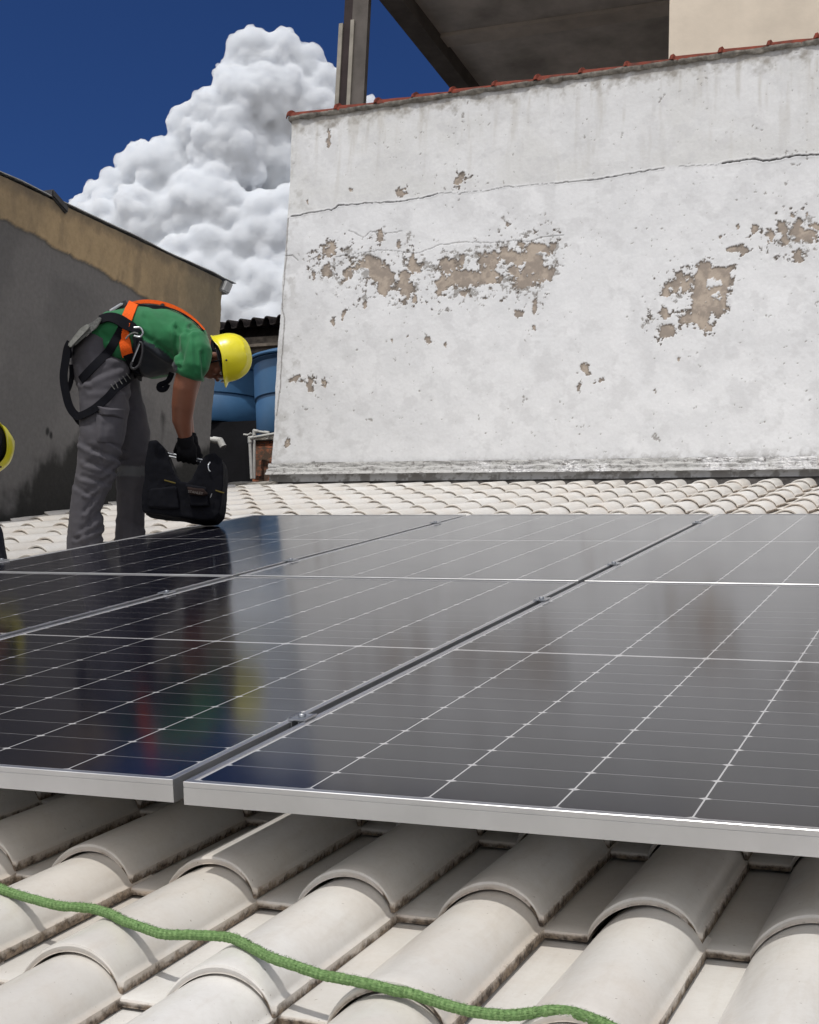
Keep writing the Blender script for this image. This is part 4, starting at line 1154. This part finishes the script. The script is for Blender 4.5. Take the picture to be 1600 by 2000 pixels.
def hand_grip(bm, wrist, knuck, grip, axis, s=1.0, thumb_side=1):
    """fist round a bar: wrist, knuckle centre, bar centre, bar axis (unit)"""
    d = (knuck - wrist).normalized(); n_ = (grip - knuck); n_ = (n_ - axis * n_.dot(axis)); n_.normalize()
    mid = wrist.lerp(knuck, .55)
    side = d.cross(axis).normalized()
    ellip(bm, mid, (.045 * s, .044 * s, .018 * s), (d, axis, d.cross(axis).normalized()), 3)
    add_tube(bm, [wrist - d * .045, wrist, mid], [.029 * s, .028 * s, .026 * s], 12)
    rb = .016
    for k, (o_2, ln) in enumerate(((-.032, .92), (-.011, 1.02), (.011, 1.0), (.031, .82))):
        k0 = knuck + axis * o_2 * s
        base_ = knuck.lerp(wrist, .12) + axis * o_2 * .9 * s
        pts_ = [base_]
        c_ = grip + axis * o_2 * s
        v0 = (k0 - c_); v0 = (v0 - axis * v0.dot(axis)); r_ = max(v0.length, .02)
        e1 = v0.normalized(); e2 = axis.cross(e1) * thumb_side
        for a_ in (0, 55, 110, 165, 205):
            rr_ = r_ if a_ == 0 else .0205
            pts_.append(c_ + (e1 * math.cos(R(a_)) + e2 * math.sin(R(a_))) * rr_ * (1 if a_ < 200 else .95))
        cut = 6 if ln > .9 else 5
        add_tube(bm, pts_[:cut], [.0105 * s, .0105 * s, .010 * s, .0095 * s, .009 * s, .008 * s][:cut], 10)
    tb = mid - axis * .035 * s
    e2 = axis.cross((knuck - grip).normalized()) * thumb_side
    add_tube(bm, [wrist.lerp(mid, .5) - axis * .022 * s, tb - e2 * .012, grip - axis * .052 * s - e2 * .02, grip - axis * .045 * s + (grip - knuck).normalized() * .018], [.014 * s, .013 * s, .0115 * s, .009 * s], 10)

def ribbon(name, parent, pts, width, th, mat, targets=None, D=6.62, lift=.006, n=6, camw=False, guess=None):
    """webbing strap laid on the clothes: pts are photograph points (x, y) or (x, y, depth)"""
    cs = catmull([Vector((p[0], p[1], p[2] if len(p) > 2 else -1)) for p in pts], n)
    P_, Nn = [], []
    bv = targets or []
    for c in cs:
        d = ray(c.x, c.y).normalized(); hit = None
        if c.z < 0:
            for b_ in bv:
                h_ = b_.ray_cast(CAM, d)
                if h_[0] is not None and (hit is None or h_[3] < hit[3]): hit = h_
        if hit is not None:
            nn = hit[1].normalized()
            if nn.dot(d) > 0: nn = -nn
            P_.append(hit[0] + nn * lift); Nn.append(nn)
        else:
            dd = c.z if c.z > 0 else None
            P_.append(None if dd is None else atD(c.x, c.y, dd)); Nn.append(-FD)
    last = None
    for i in range(len(P_)):
        if P_[i] is None:
            j = next((k for k in range(i, len(P_)) if P_[k] is not None), None)
            ref = last if last is not None else (P_[j] if j is not None else P3(cs[i].x, cs[i].y, D - .1))
            dd = (ref - CAM).dot(fwd); P_[i] = atD(cs[i].x, cs[i].y, dd)
        last = P_[i]
    for _ in range(3):
        P_ = [P_[0]] + [(P_[i - 1] + P_[i] * 2 + P_[i + 1]) / 4 for i in range(1, len(P_) - 1)] + [P_[-1]]
        Nn = [Nn[0]] + [((Nn[i - 1] + Nn[i] * 2 + Nn[i + 1]) / 4).normalized() for i in range(1, len(Nn) - 1)] + [Nn[-1]]
    bm = bmesh.new(); rings = []
    for i, p in enumerate(P_):
        t = (P_[min(i + 1, len(P_) - 1)] - P_[max(i - 1, 0)]).normalized(); w = t.cross(Nn[i]).normalized() * width / 2; nn = w.cross(t).normalized()
        if nn.dot(Nn[i]) < 0: nn = -nn
        h = nn * th / 2
        rings.append([p - w - h, p + w - h, p + w * .97 + h, p - w * .97 + h])
    ring_loft(bm, rings)
    return link(name, bm_mesh(name, bm, 40), mat, parent), P_, Nn
def bvh(o):
    me = o.data; return BVHTree.FromPolygons([tuple(o.matrix_world @ v.co) for v in me.vertices], [tuple(p.vertices) for p in me.polygons])

# ---------------------------------------------------------------- bending worker
D = 6.62
wk = empty('person'); tag(wk, 'person in green shirt and yellow helmet bending over to hold a black tool bag', 'person')
FX_ = right.copy(); FX_.z = 0; FX_.normalize()
# body
hc = P3(430, 700, D + .0); crown = (right * .96 - down * .22).normalized(); face = (down * .93 - right * .25 + FD * -.10).normalized()
bm = bmesh.new()
hax = head_parts(bm, hc, crown, face, .90)
loft(bm, [(355, 668, 34, .075, 0), (385, 678, 26, .062, 0), (412, 692, 24, .056, 0)])                     # neck
loft(bm, [(215, 700, 26, .09, 0), (270, 664, 42, .12, 0), (325, 660, 46, .14, 0), (370, 672, 44, .17, 0)])  # trunk under the shirt
loft(bm, [(384, 690, 25, .058, -.17), (370, 725, 24, .055, -.17), (362, 757, 23.5, .051, -.16), (358, 791, 22.5, .047, -.13), (356, 822, 19.5, .042, -.095), (362, 852, 13.5, .032, -.06), (363, 868, 13, .030, -.05)])
loft(bm, [(380, 692, 25, .058, .17), (374, 735, 22, .053, .17), (364, 780, 19, .046, .15), (360, 806, 17, .043, .11), (366, 845, 14, .034, .05), (372, 868, 12, .028, .02)])
loft(bm, [(200, 735, 34, .09, -.03), (200, 800, 32, .08, -.08), (190, 890, 25, .06, -.10), (170, 990, 19, .05, -.10), (165, 1080, 15, .04, -.10)])
loft(bm, [(228, 735, 30, .08, .06), (250, 800, 28, .07, .12), (260, 900, 23, .06, .14), (256, 1000, 18, .05, .14), (256, 1070, 14, .04, .14)])
bod = fuse('body', bm, M['skin'], wk, .0065, 3)
eyes(wk, hc, hax, .9); hair(wk, hc, hax, .9)
hm = helmet(wk, hc + crown * .036 + face * .004, crown, face, .108)
# chin strap
bm = bmesh.new(); P_ = [hc + hax[2] * .01 + hax[1] * -.085 * 1.0 + hax[0] * .03, hc - hax[2] * .05 - hax[1] * .072 + hax[0] * .03, hc - hax[2] * .118 - hax[1] * .02 + hax[0] * .05, hc - hax[2] * .118 + hax[1] * .02 + hax[0] * .05]
add_tube(bm, catmull(P_, 5), .004, 6); link('chin_strap', bm_mesh('chin_strap', bm, 50), M['blackfab'], wk)
bm = bmesh.new(); add_tube(bm, [hc + hax[0] * .09 - hax[1] * .05, hc + hax[0] * .02 - hax[1] * .086, hc - hax[0] * .02 - hax[1] * .086], .0022, 6)
for sg in (-1, 1): ellip(bm, hc + hax[0] * .100 + hax[1] * sg * .033 - hax[2] * .004, (.004, .027, .020), hax, 2)
link('glasses', bm_mesh('glasses', bm, 50), M['darkmetal'], wk)

# shirt
bm = bmesh.new()
loft(bm, [(198, 668, 30, .150, 0), (222, 652, 42, .158, 0), (256, 650, 52, .165, 0), (292, 663, 64, .178, 0), (326, 668, 64, .188, 0), (358, 672, 54, .190, 0), (384, 682, 38, .165, 0), (400, 690, 24, .10, 0)], 28)
loft(bm, [(372, 668, 36, .08, -.12), (383, 690, 32, .078, -.17), (376, 712, 33, .075, -.18), (370, 729, 30, .070, -.17)], 20)
loft(bm, [(372, 668, 36, .08, .12), (383, 690, 32, .078, .17), (380, 716, 29, .073, .18), (376, 734, 26, .068, .18)], 20)
loft(bm, [(214, 684, 26, .150, 0), (240, 690, 32, .158, 0), (266, 692, 32, .160, 0)], 24)
loft(bm, [(270, 700, 30, .10, 0), (300, 712, 28, .11, 0), (328, 708, 26, .11, 0)], 20)
shf = [(345, 640, 352, 700, 5, 1.1), (372, 640, 350, 715, 5, .8), (262, 640, 330, 690, 6, 1.0), (270, 655, 345, 705, 5, .8), (285, 620, 300, 660, 6, .5), (395, 690, 398, 735, 4, .8), (380, 660, 385, 720, 5, .5), (200, 650, 215, 668, 4, .6), (300, 600, 340, 640, 7, .4), (355, 650, 395, 640, 5, .5)]
def shd(c): return folds(c, .010, shf) + .004 * cnoise(c, 7, 3.3) + .0015 * cnoise(c, 20, 8.3)
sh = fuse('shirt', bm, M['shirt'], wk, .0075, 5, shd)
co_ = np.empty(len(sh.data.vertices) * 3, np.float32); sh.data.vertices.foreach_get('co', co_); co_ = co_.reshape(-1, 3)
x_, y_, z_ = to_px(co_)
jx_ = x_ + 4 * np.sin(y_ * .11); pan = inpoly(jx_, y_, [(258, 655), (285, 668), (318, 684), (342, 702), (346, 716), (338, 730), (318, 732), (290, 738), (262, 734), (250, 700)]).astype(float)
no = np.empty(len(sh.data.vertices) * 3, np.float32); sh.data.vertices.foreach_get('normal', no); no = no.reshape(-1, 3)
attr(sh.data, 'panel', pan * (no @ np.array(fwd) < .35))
# white undershirt edge at the waist
bm = bmesh.new(); loft(bm, [(186, 672, 26, .142, 0), (205, 660, 34, .148, 0)], 24); fuse('undershirt', bm, M['whitefab'], wk, .008, 3)

# trousers
bm = bmesh.new()
loft(bm, [(206, 664, 38, .155, 0), (192, 690, 50, .165, 0), (196, 722, 56, .165, 0), (206, 750, 52, .15, 0)], 28)
loft(bm, [(200, 715, 56, .105, -.065), (204, 765, 50, .106, -.085), (203, 805, 46, .102, -.10), (200, 845, 43.5, .096, -.11), (195, 888, 42, .092, -.11), (185, 930, 38, .088, -.11), (174, 965, 33, .084, -.11), (169, 995, 30, .082, -.11), (168, 1030, 32, .082, -.11), (165, 1060, 32, .080, -.11), (163, 1088, 31, .078, -.11)], 24)
loft(bm, [(228, 715, 42, .10, .06), (240, 765, 36, .10, .10), (252, 810, 34, .095, .13), (260, 850, 34, .09, .14), (262, 890, 33.5, .088, .14), (260, 930, 31.5, .085, .14), (257, 966, 28.5, .08, .14), (255, 1013, 28, .078, .14), (255, 1050, 29.5, .078, .14), (256, 1080, 30, .078, .14)], 24)
tf = [(160, 745, 235, 715, 6, .8), (175, 760, 250, 760, 6, .6), (150, 700, 175, 745, 6, .8), (185, 878, 240, 898, 5, 1.1), (170, 903, 232, 922, 5, 1.), (160, 930, 215, 945, 5, 1.), (170, 962, 212, 935, 5, .9), (148, 950, 185, 972, 4, .6), (160, 1035, 198, 1000, 6, 1.2), (150, 1052, 195, 1030, 4, 1.1), (165, 1065, 200, 1045, 4, .9), (165, 1000, 192, 965, 4, .9), (205, 830, 200, 900, 4, .5), (155, 850, 180, 880, 6, .5), (180, 1000, 172, 1050, 5, .7),
      (152, 862, 210, 892, 4, .7), (212, 862, 245, 880, 4, .7), (240, 760, 262, 800, 5, .7), (185, 690, 240, 700, 6, .6), (245, 970, 250, 1060, 5, .6), (270, 960, 268, 1050, 5, .5), (232, 1010, 280, 1030, 5, .5), (235, 900, 285, 890, 5, .4), (200, 925, 226, 905, 4, .8)]
def trd(c): return folds(c, .007, tf) + .007 * cnoise(c, 5, 1.1, (1, 1, 1.0)) + .0022 * cnoise(c, 16, 5.1, (1, 1, 1.8))
tr_ = fuse('trousers', bm, M['trousers'], wk, .0075, 4, trd)
co_ = np.empty(len(tr_.data.vertices) * 3, np.float32); tr_.data.vertices.foreach_get('co', co_); co_ = co_.reshape(-1, 3)
x_, y_, z_ = to_px(co_)
attr(tr_.data, 'band', ((y_ > 910 + (x_ - 228) * .02) & (y_ < 930) & (x_ > 226) & (z_ > D)).astype(float))
# cargo pocket with flap, boots
bt = bvh(tr_); bs = bvh(sh)
def patch_on(name, poly, bv, th, mat, nsub=14, lift=.004):
    """a sewn-on cloth piece: a photograph quad laid on the garment, with thickness"""
    a, b_, c, d = poly; bm = bmesh.new(); G1, G2 = [], []
    for i in range(nsub + 1):
        r1, r2 = [], []
        for j in range(nsub + 1):
            s_, t_ = i / nsub, j / nsub
            x_ = (a[0] * (1 - s_) + b_[0] * s_) * (1 - t_) + (d[0] * (1 - s_) + c[0] * s_) * t_
            y_ = (a[1] * (1 - s_) + b_[1] * s_) * (1 - t_) + (d[1] * (1 - s_) + c[1] * s_) * t_
            h_ = bv.ray_cast(CAM, ray(x_, y_).normalized())
            if h_[0] is None: r1.append(None); continue
            edge = min(1, 4 * min(s_, 1 - s_, t_, 1 - t_) + .25)
            r1.append(h_[0] - fwd * (lift + th * edge) + Vector((0, 0, .002 * math.sin(9 * s_ + 3 * t_)))); 
        G1.append(r1)
    V_ = [[bm.verts.new(p) if p is not None else None for p in r] for r in G1]
    W2 = [[bm.verts.new(p + fwd * (th + lift + .003)) if p is not None else None for p in r] for r in G1]
    for i in range(nsub):
        for j in range(nsub):
            q = (V_[i][j], V_[i + 1][j], V_[i + 1][j + 1], V_[i][j + 1])
            if None in q: continue
            bm.faces.new(q); q2 = (W2[i][j], W2[i][j + 1], W2[i + 1][j + 1], W2[i + 1][j]); bm.faces.new(q2)
    bnd = [e for e in bm.edges if len(e.link_faces) == 1 and e.verts[0] in {v for r in V_ for v in r if v}]
    ix = {v: (i, j) for i, r in enumerate(V_) for j, v in enumerate(r) if v}
    for e in bnd:
        a1, b1 = e.verts
        if a1 in ix and b1 in ix:
            i1, j1 = ix[a1]; i2, j2 = ix[b1]
            try: bm.faces.new((a1, b1, W2[i2][j2], W2[i1][j1]))
            except Exception: pass
    o = link(name, bm_mesh(name, bm, 50), mat, wk); attr(o.data, 'band', np.zeros(len(o.data.vertices))); return o
patch_on('cargo_pocket', [(188, 808), (243, 816), (236, 866), (190, 862)], bt, .012, M['trousers'])
patch_on('pocket_flap', [(186, 792), (245, 800), (244, 818), (196, 811)], bt, .020, M['trousers'])
def boot(c, d, parent, s=1.0):
    bm = bmesh.new(); u_ = Vector((0, 0, 1)); r_ = u_.cross(d).normalized()
    add_tube(bm, [c + u_ * .20, c + u_ * .12, c + u_ * .06], [.052, .05, .052], 14)
    ellip(bm, c + u_ * .045 + d * .0, (.06, .045, .045), (d, r_, u_)); ellip(bm, c + u_ * .04 + d * .10, (.10, .05, .045), (d, r_, u_)); ellip(bm, c + u_ * .035 + d * .17, (.05, .045, .035), (d, r_, u_))
    add_box(bm, (-.06, -.045, 0), (.21, .045, .022), .008, Matrix.Translation(c) @ Matrix((d, r_, u_)).transposed().to_4x4())
    b_ = fuse('boot', bm, M['boot'], parent, .008, 3); return b_
def roofpt(u_, v_): return ROOF @ Vector((u_, v_, tile_top(u_, v_)))
for (x_, y_, dd) in ((158, 1088, -.10), (245, 1080, .14)):
    w = ROOFI @ P3(x_, y_, D + dd); g = ROOF @ Vector((w.x, w.y, NB + .0072 * w.y + .066))
    boot(g, FX_, wk)

# ---- tool bag
bagD = D - .02
bag = empty('tool_bag', Matrix.Translation(P3(360, 1000, bagD))); tag(bag, 'open black tool bag with a metal bar handle held by the bending worker', 'bag')
bo = -bag.matrix_world.translation
def bagsolid(name, front, depth, mat, parent, off=0., bev=.012, taper=1.):
    bm = bmesh.new(); A_ = [P3(x_, y_, bagD + off) - FD * depth / 2 + bo for x_, y_ in front]; B_ = [P3(x_, y_, bagD + off) + FD * depth / 2 * taper + bo for x_, y_ in front]
    fa = [bm.verts.new(p) for p in A_]; fb = [bm.verts.new(p) for p in B_]
    bm.faces.new(fa); bm.faces.new(fb[::-1])
    for i in range(len(fa)): bm.faces.new((fa[i], fa[(i + 1) % len(fa)], fb[(i + 1) % len(fa)], fb[i]))
    bmesh.ops.triangulate(bm, faces=[f for f in bm.faces if len(f.verts) > 4])
    me = bm_mesh(name, bm); o = link(name, me, mat, parent)
    md = o.modifiers.new('r', 'REMESH'); md.mode = 'VOXEL'; md.voxel_size = .0055
    md = o.modifiers.new('s', 'SMOOTH'); md.iterations = 8; md.factor = .6
    bpy.context.view_layer.update(); me = baked(o)
    for v in me.vertices: v.co += v.normal * (.004 * mnoise.noise(v.co * 14) + .002 * mnoise.noise(v.co * 40))
    me.polygons.foreach_set('use_smooth', np.ones(len(me.polygons), bool)); me.materials.clear(); me.materials.append(mat); return o
shell = [(297, 868), (312, 866), (326, 880), (336, 905), (346, 932), (360, 948), (376, 950), (384, 935), (394, 912), (406, 896), (424, 892), (438, 902), (441, 925), (441, 950), (438, 985), (434, 1008), (422, 1020), (404, 1022), (285, 1006), (283, 985), (288, 940), (292, 900)]
bagsolid('bag_body', shell, .19, M['blackfab'], bag)
bagsolid('front_pocket', [(362, 946), (404, 952), (408, 990), (372, 990)], .03, M['blackfab'], bag, -.105)
bagsolid('side_pocket', [(292, 955), (345, 950), (352, 995), (290, 992)], .028, M['blackfab'], bag, -.10)
bagsolid('pocket_flap', [(364, 950), (398, 954), (408, 966), (396, 971), (370, 966)], .012, simple('dark_brown_flap', (.022, .014, .013), .8, 0, .1, 60, .3), bag, -.125)
bm = bmesh.new()
for a_, b_ in (((322, 884), (412, 901)), ((324, 890), (408, 906))):
    add_tube(bm, [P3(*a_, bagD - .006) + bo, P3(*b_, bagD - .006) + bo], .0045, 10)
add_tube(bm, [P3(322, 884, bagD) + bo, P3(314, 893, bagD - .03) + bo, P3(308, 910, bagD - .085) + bo], .005, 8); add_tube(bm, [P3(412, 901, bagD) + bo, P3(420, 908, bagD - .03) + bo, P3(424, 922, bagD - .085) + bo], .005, 8)
link('bar_handle', bm_mesh('bar_handle', bm, 40), M['steel'], bag)
bm = bmesh.new()
add_tube(bm, catmull([P3(411, 902, bagD - .09) + bo, P3(407, 909, bagD - .10) + bo, P3(408, 918, bagD - .105) + bo, P3(411, 921, bagD - .105) + bo], 5), .0035, 8); link('strap_hook', bm_mesh('strap_hook', bm, 40), M['steel'], bag)
for nm, pp in (('piping', [(321, 938), (332, 941), (343, 944)]), ('piping', [(421, 958), (430, 961), (438, 963)])):
    bm = bmesh.new(); add_tube(bm, [P3(x_, y_, bagD - .104) + bo for x_, y_ in pp], .0035, 6); link(nm, bm_mesh(nm, bm, 40), M['ochre'], bag)
bm = bmesh.new(); add_tube(bm, [P3(414, 964, bagD - .108) + bo, P3(411, 972, bagD - .110) + bo], .0022, 6); link('zip_pull', bm_mesh('zip_pull', bm, 40), M['steel'], bag)
tc = bpy.data.curves.new('t', 'FONT'); tc.body = 'STANLEY'; tc.size = .0165; tc.align_x = 'CENTER'; tc.align_y = 'CENTER'; tc.extrude = .0006
to_ = bpy.data.objects.new('t', tc); COL.objects.link(to_)
dg = bpy.context.evaluated_depsgraph_get(); tm = bpy.data.meshes.new_from_object(to_.evaluated_get(dg)); bpy.data.objects.remove(to_)
lp = P3(382, 962, bagD - .137) + bo; e1 = (P3(400, 965, bagD) - P3(364, 959.5, bagD)).normalized(); e3 = -FD; e2 = e3.cross(e1).normalized()
mm = Matrix((e1, e2, e3)).transposed().to_4x4(); mm.translation = lp; tm.transform(mm); tm.name = 'lettering'
link('lettering', tm, M['logo'], bag)

# gloved hands on the bar
ax_h = (P3(412, 901, bagD) - P3(322, 884, bagD)).normalized()
bm = bmesh.new(); g1 = P3(366, 893, bagD - .006)
hand_grip(bm, P3(364, 864, D - .055), P3(365, 885, bagD - .036), g1, ax_h, 1.12, 1)
add_tube(bm, [P3(362, 853, D - .062), P3(364, 868, D - .052)], [.038, .036], 14)
fuse('glove', bm, M['glove'], wk, .0045, 2)
bm = bmesh.new(); g2 = P3(376, 895, bagD + .0)
hand_grip(bm, P3(373, 866, D + .03), P3(375, 886, bagD + .034), g2, ax_h, 1.05, -1)
add_tube(bm, [P3(371, 856, D + .035), P3(374, 870, D + .028)], [.036, .034], 14)
fuse('glove', bm, M['glove'], wk, .0045, 2)

# ---- harness, worn by the worker
hs_ = empty('harness'); hs_.parent = wk
T2 = [bs, bt]
ribbon('shoulder_strap', hs_, [(262, 592), (254, 610), (246, 632), (244, 655), (246, 675), (250, 694)], .052, .004, M['orange'], T2, lift=.008)
ribbon('back_strap', hs_, [(256, 594, D - .03), (280, 589, D - .03), (310, 591, D - .03), (340, 600, D - .03), (368, 616, D - .03), (388, 634, D - .04), (398, 646, D - .05)], .018, .005, M['orange'])
ribbon('strap_edge', hs_, [(262, 596), (285, 599), (320, 602), (350, 612), (378, 630), (394, 646)], .019, .003, M['blackfab'], T2, lift=.007)
ribbon('waist_strap', hs_, [(196, 628), (215, 622), (238, 628), (258, 642), (270, 652)], .050, .005, M['blackfab'], T2, lift=.012)
ribbon('hip_strap', hs_, [(240, 640), (228, 662), (210, 690), (185, 715), (160, 742)], .040, .004, M['blackfab'], T2, lift=.007)
ribbon('side_strap', hs_, [(250, 690), (258, 706), (266, 722), (272, 735)], .046, .005, M['blackfab'], T2, lift=.010)
ribbon('side_strap', hs_, [(272, 655), (274, 680), (268, 700), (262, 715)], .026, .005, M['blackfab'], T2, lift=.012)
ribbon('leg_strap', hs_, [(270, 722), (248, 740), (225, 760), (205, 782), (185, 800), (165, 812), (150, 812), (136, 795), (128, 765), (124, 735), (128, 705), (132, 680), (138, 668)], .036, .005, M['blackfab'], T2, lift=.014)
ribbon('leg_strap', hs_, [(146, 810, D - .12), (158, 826, D - .12), (166, 818, D - .12)], .03, .005, M['blackfab'])
ribbon('rear_strap', hs_, [(131, 700, D - .06), (127, 730, D - .05), (131, 765, D - .06), (140, 740, D - .08), (140, 712, D - .10)], .022, .004, M['blackfab'])
for k in range(5):       # white stitch bars on the leg strap
    x_, y_ = 218 + k * 6.5, 757 - k * 5.6
    ribbon('stitch_bar', hs_, [(x_ - 3, y_ - 5), (x_ + 4, y_ + 7)], .0035, .002, M['greyweb'], T2, lift=.019, n=3)
for k in range(4):
    ribbon('stitch_bar', hs_, [(124, 686 + k * 6, D - .13), (138, 687 + k * 6, D - .13)], .0035, .002, M['greyweb'], n=3)
# grey shock pack and buckles on the back
def slab(name, quad, d0, th, mat, parent):
    bm = bmesh.new(); A_ = [P3(x_, y_, d0) for x_, y_ in quad]; B_ = [P3(x_, y_, d0 + th) for x_, y_ in quad]
    fa = [bm.verts.new(p) for p in A_]; fb = [bm.verts.new(p) for p in B_]; bm.faces.new(fa); bm.faces.new(fb[::-1])
    for i in range(len(fa)): bm.faces.new((fa[i], fa[(i + 1) % len(fa)], fb[(i + 1) % len(fa)], fb[i]))
    bmesh.ops.bevel(bm, geom=bm.edges[:], offset=.004, segments=2, affect='EDGES')
    return link(name, bm_mesh(name, bm, 50), mat, parent)
slab('shock_pack', [(136, 670), (160, 642), (182, 628), (196, 618), (199, 624), (190, 640), (170, 655), (146, 676)], D - .19, .16, M['greyweb'], hs_)
slab('shock_pack', [(132, 672), (158, 640), (172, 632), (176, 640), (160, 655), (138, 680)], D - .21, .12, simple('silver_grey_cover', (.26, .265, .25), .7, 0, .15, 60, .3), hs_)
slab('buckle', [(206, 616), (214, 604), (240, 588), (248, 586), (249, 596), (236, 606), (216, 618)], D - .07, .09, M['darkmetal'], hs_)
slab('buckle', [(212, 606), (238, 590), (242, 594), (216, 610)], D - .09, .02, M['steel'], hs_)
slab('chest_buckle', [(314, 592), (322, 593), (321, 600), (313, 599)], D - .07, .05, M['darkmetal'], hs_)
slab('waist_buckle', [(126, 672), (140, 674), (141, 700), (127, 698)], D - .14, .05, M['blackfab'], hs_)
# D ring and carabiner at the hip
bm = bmesh.new(); dz = D - .235
add_tube(bm, catmull([P3(x_, y_, dz) for x_, y_ in [(262, 640), (274, 640), (279, 650), (274, 658), (262, 656)]], 6), .005, 8)
link('d_ring', bm_mesh('d_ring', bm, 50), M['steel'], hs_)
bm = bmesh.new(); add_tube(bm, [P3(272, 670, dz), P3(265, 690, dz), P3(258, 708, dz)], .0045, 8); add_tube(bm, catmull([P3(x_, y_, dz) for x_, y_ in [(258, 708), (256, 716), (262, 720), (272, 712), (278, 690), (278, 672), (272, 668)]], 5), .006, 8)
link('carabiner', bm_mesh('carabiner', bm, 50), M['darkmetal'], hs_)
bm = bmesh.new(); add_tube(bm, [P3(273, 672, dz - .012), P3(265, 692, dz - .012), P3(259, 706, dz - .012)], .0028, 8); link('carabiner_gate', bm_mesh('carabiner_gate', bm, 50), M['steel'], hs_)
bm = bmesh.new(); add_tube(bm, catmull([P3(x_, y_, dz + .02) for x_, y_ in [(246, 662), (252, 655), (262, 650), (270, 652)]], 5), .004, 8); link('ring_cord', bm_mesh('ring_cord', bm, 50), M['greyweb'], hs_)
# loose strap end hanging under the belly
bm = bmesh.new(); add_tube(bm, catmull([P3(x_, y_, D - .05) for x_, y_ in [(336, 728), (330, 742), (322, 748), (312, 752), (312, 760), (322, 760), (328, 750)]], 5), .013, 8)
link('strap_end', bm_mesh('strap_end', bm, 50), M['blackfab'], hs_)
slab('chest_print', [(290, 670), (303, 673), (302, 681), (291, 679)], D - .21, .004, simple('faint_print', (.03, .04, .05), .8, 0, .05, 60, 0), wk)

# ---------------------------------------------------------------- second worker, at the left picture edge
D2 = 6.02
w2 = empty('person'); tag(w2, 'person crouching at the left picture edge in dark clothes and yellow helmet', 'person')
h2 = P3(-31, 872, D2); cr2 = (right * .24 + down * .14 + FD * .96).normalized(); fc2 = (down * .85 - right * .45 + FD * .1).normalized()
bm = bmesh.new(); ax2 = head_parts(bm, h2, cr2, fc2, .92)
loft(bm, [(-60, 870, 27, .06, 0), (-95, 878, 36, .08, .0), (-130, 890, 50, .12, .02)], D=D2)
loft(bm, [(-130, 890, 60, .17, 0), (-190, 920, 62, .16, 0), (-245, 985, 60, .16, 0)], D=D2)
loft(bm, [(-130, 900, 26, .055, -.17), (-100, 960, 22, .048, -.18), (-75, 1010, 20, .043, -.16), (-45, 1050, 16, .036, -.10)], D=D2)
loft(bm, [(-245, 990, 46, .09, -.10), (-130, 1000, 38, .08, -.14), (-22, 1052, 28, .065, -.14), (-60, 1095, 24, .05, -.14), (-120, 1125, 20, .045, -.14)], D=D2)
loft(bm, [(-245, 990, 46, .09, .10), (-140, 1000, 38, .08, .14), (-60, 1035, 28, .065, .14), (-90, 1080, 24, .05, .14), (-130, 1100, 20, .045, .14)], D=D2)
fuse('body', bm, M['skin'], w2, .008, 3); eyes(w2, h2, ax2); hair(w2, h2, ax2)
helmet(w2, h2 + cr2 * .034, cr2, fc2, .112)
bm = bmesh.new()
loft(bm, [(-112, 888, 60, .17, 0), (-190, 920, 70, .18, 0), (-245, 975, 66, .175, 0)], D=D2)
loft(bm, [(-125, 895, 36, .075, -.16), (-105, 955, 30, .065, -.18), (-80, 1000, 27, .055, -.16), (-60, 1030, 24, .05, -.12)], D=D2)
fuse('shirt', bm, M['darkcloth'], w2, .009, 4, lambda c: .008 * cnoise(c, 8, 2.2))
bm = bmesh.new()
loft(bm, [(-235, 975, 62, .17, 0), (-260, 1010, 60, .17, 0)], D=D2)
loft(bm, [(-240, 990, 55, .10, -.10), (-130, 1003, 46, .09, -.14), (-18, 1058, 34, .075, -.14), (-10, 1078, 33, .075, -.14), (-60, 1098, 32, .065, -.14), (-125, 1122, 30, .06, -.14)], D=D2)
loft(bm, [(-240, 990, 55, .10, .10), (-140, 1003, 46, .09, .14), (-60, 1038, 36, .075, .14), (-90, 1080, 32, .065, .14), (-135, 1100, 30, .06, .14)], D=D2)
fuse('trousers', bm, M['darkcloth'], w2, .009, 4, lambda c: .008 * cnoise(c, 8, 4.2))
for x_, y_, dd in ((-135, 1135, -.14), (-145, 1110, .14)):
    w = ROOFI @ P3(x_, y_, D2 + dd); boot(ROOF @ Vector((w.x, w.y, NB + .0072 * w.y + .066)), FX_, w2)
bm = bmesh.new(); pa = P3(-40, 1062, D2 - .08); pb_ = P3(2, 1096, D2 - .10)
hand_grip(bm, P3(-42, 1054, D2 - .09), P3(-20, 1072, D2 - .10), P3(-14, 1082, D2 - .10), FD, 1.1, 1)
fuse('glove', bm, M['glove'], w2, .005, 2)

scene.cycles.max_bounces = 16
scene.cycles.volume_bounces = 16
scene.cycles.transmission_bounces = 4
scene.cycles.diffuse_bounces = 4
scene.cycles.glossy_bounces = 4
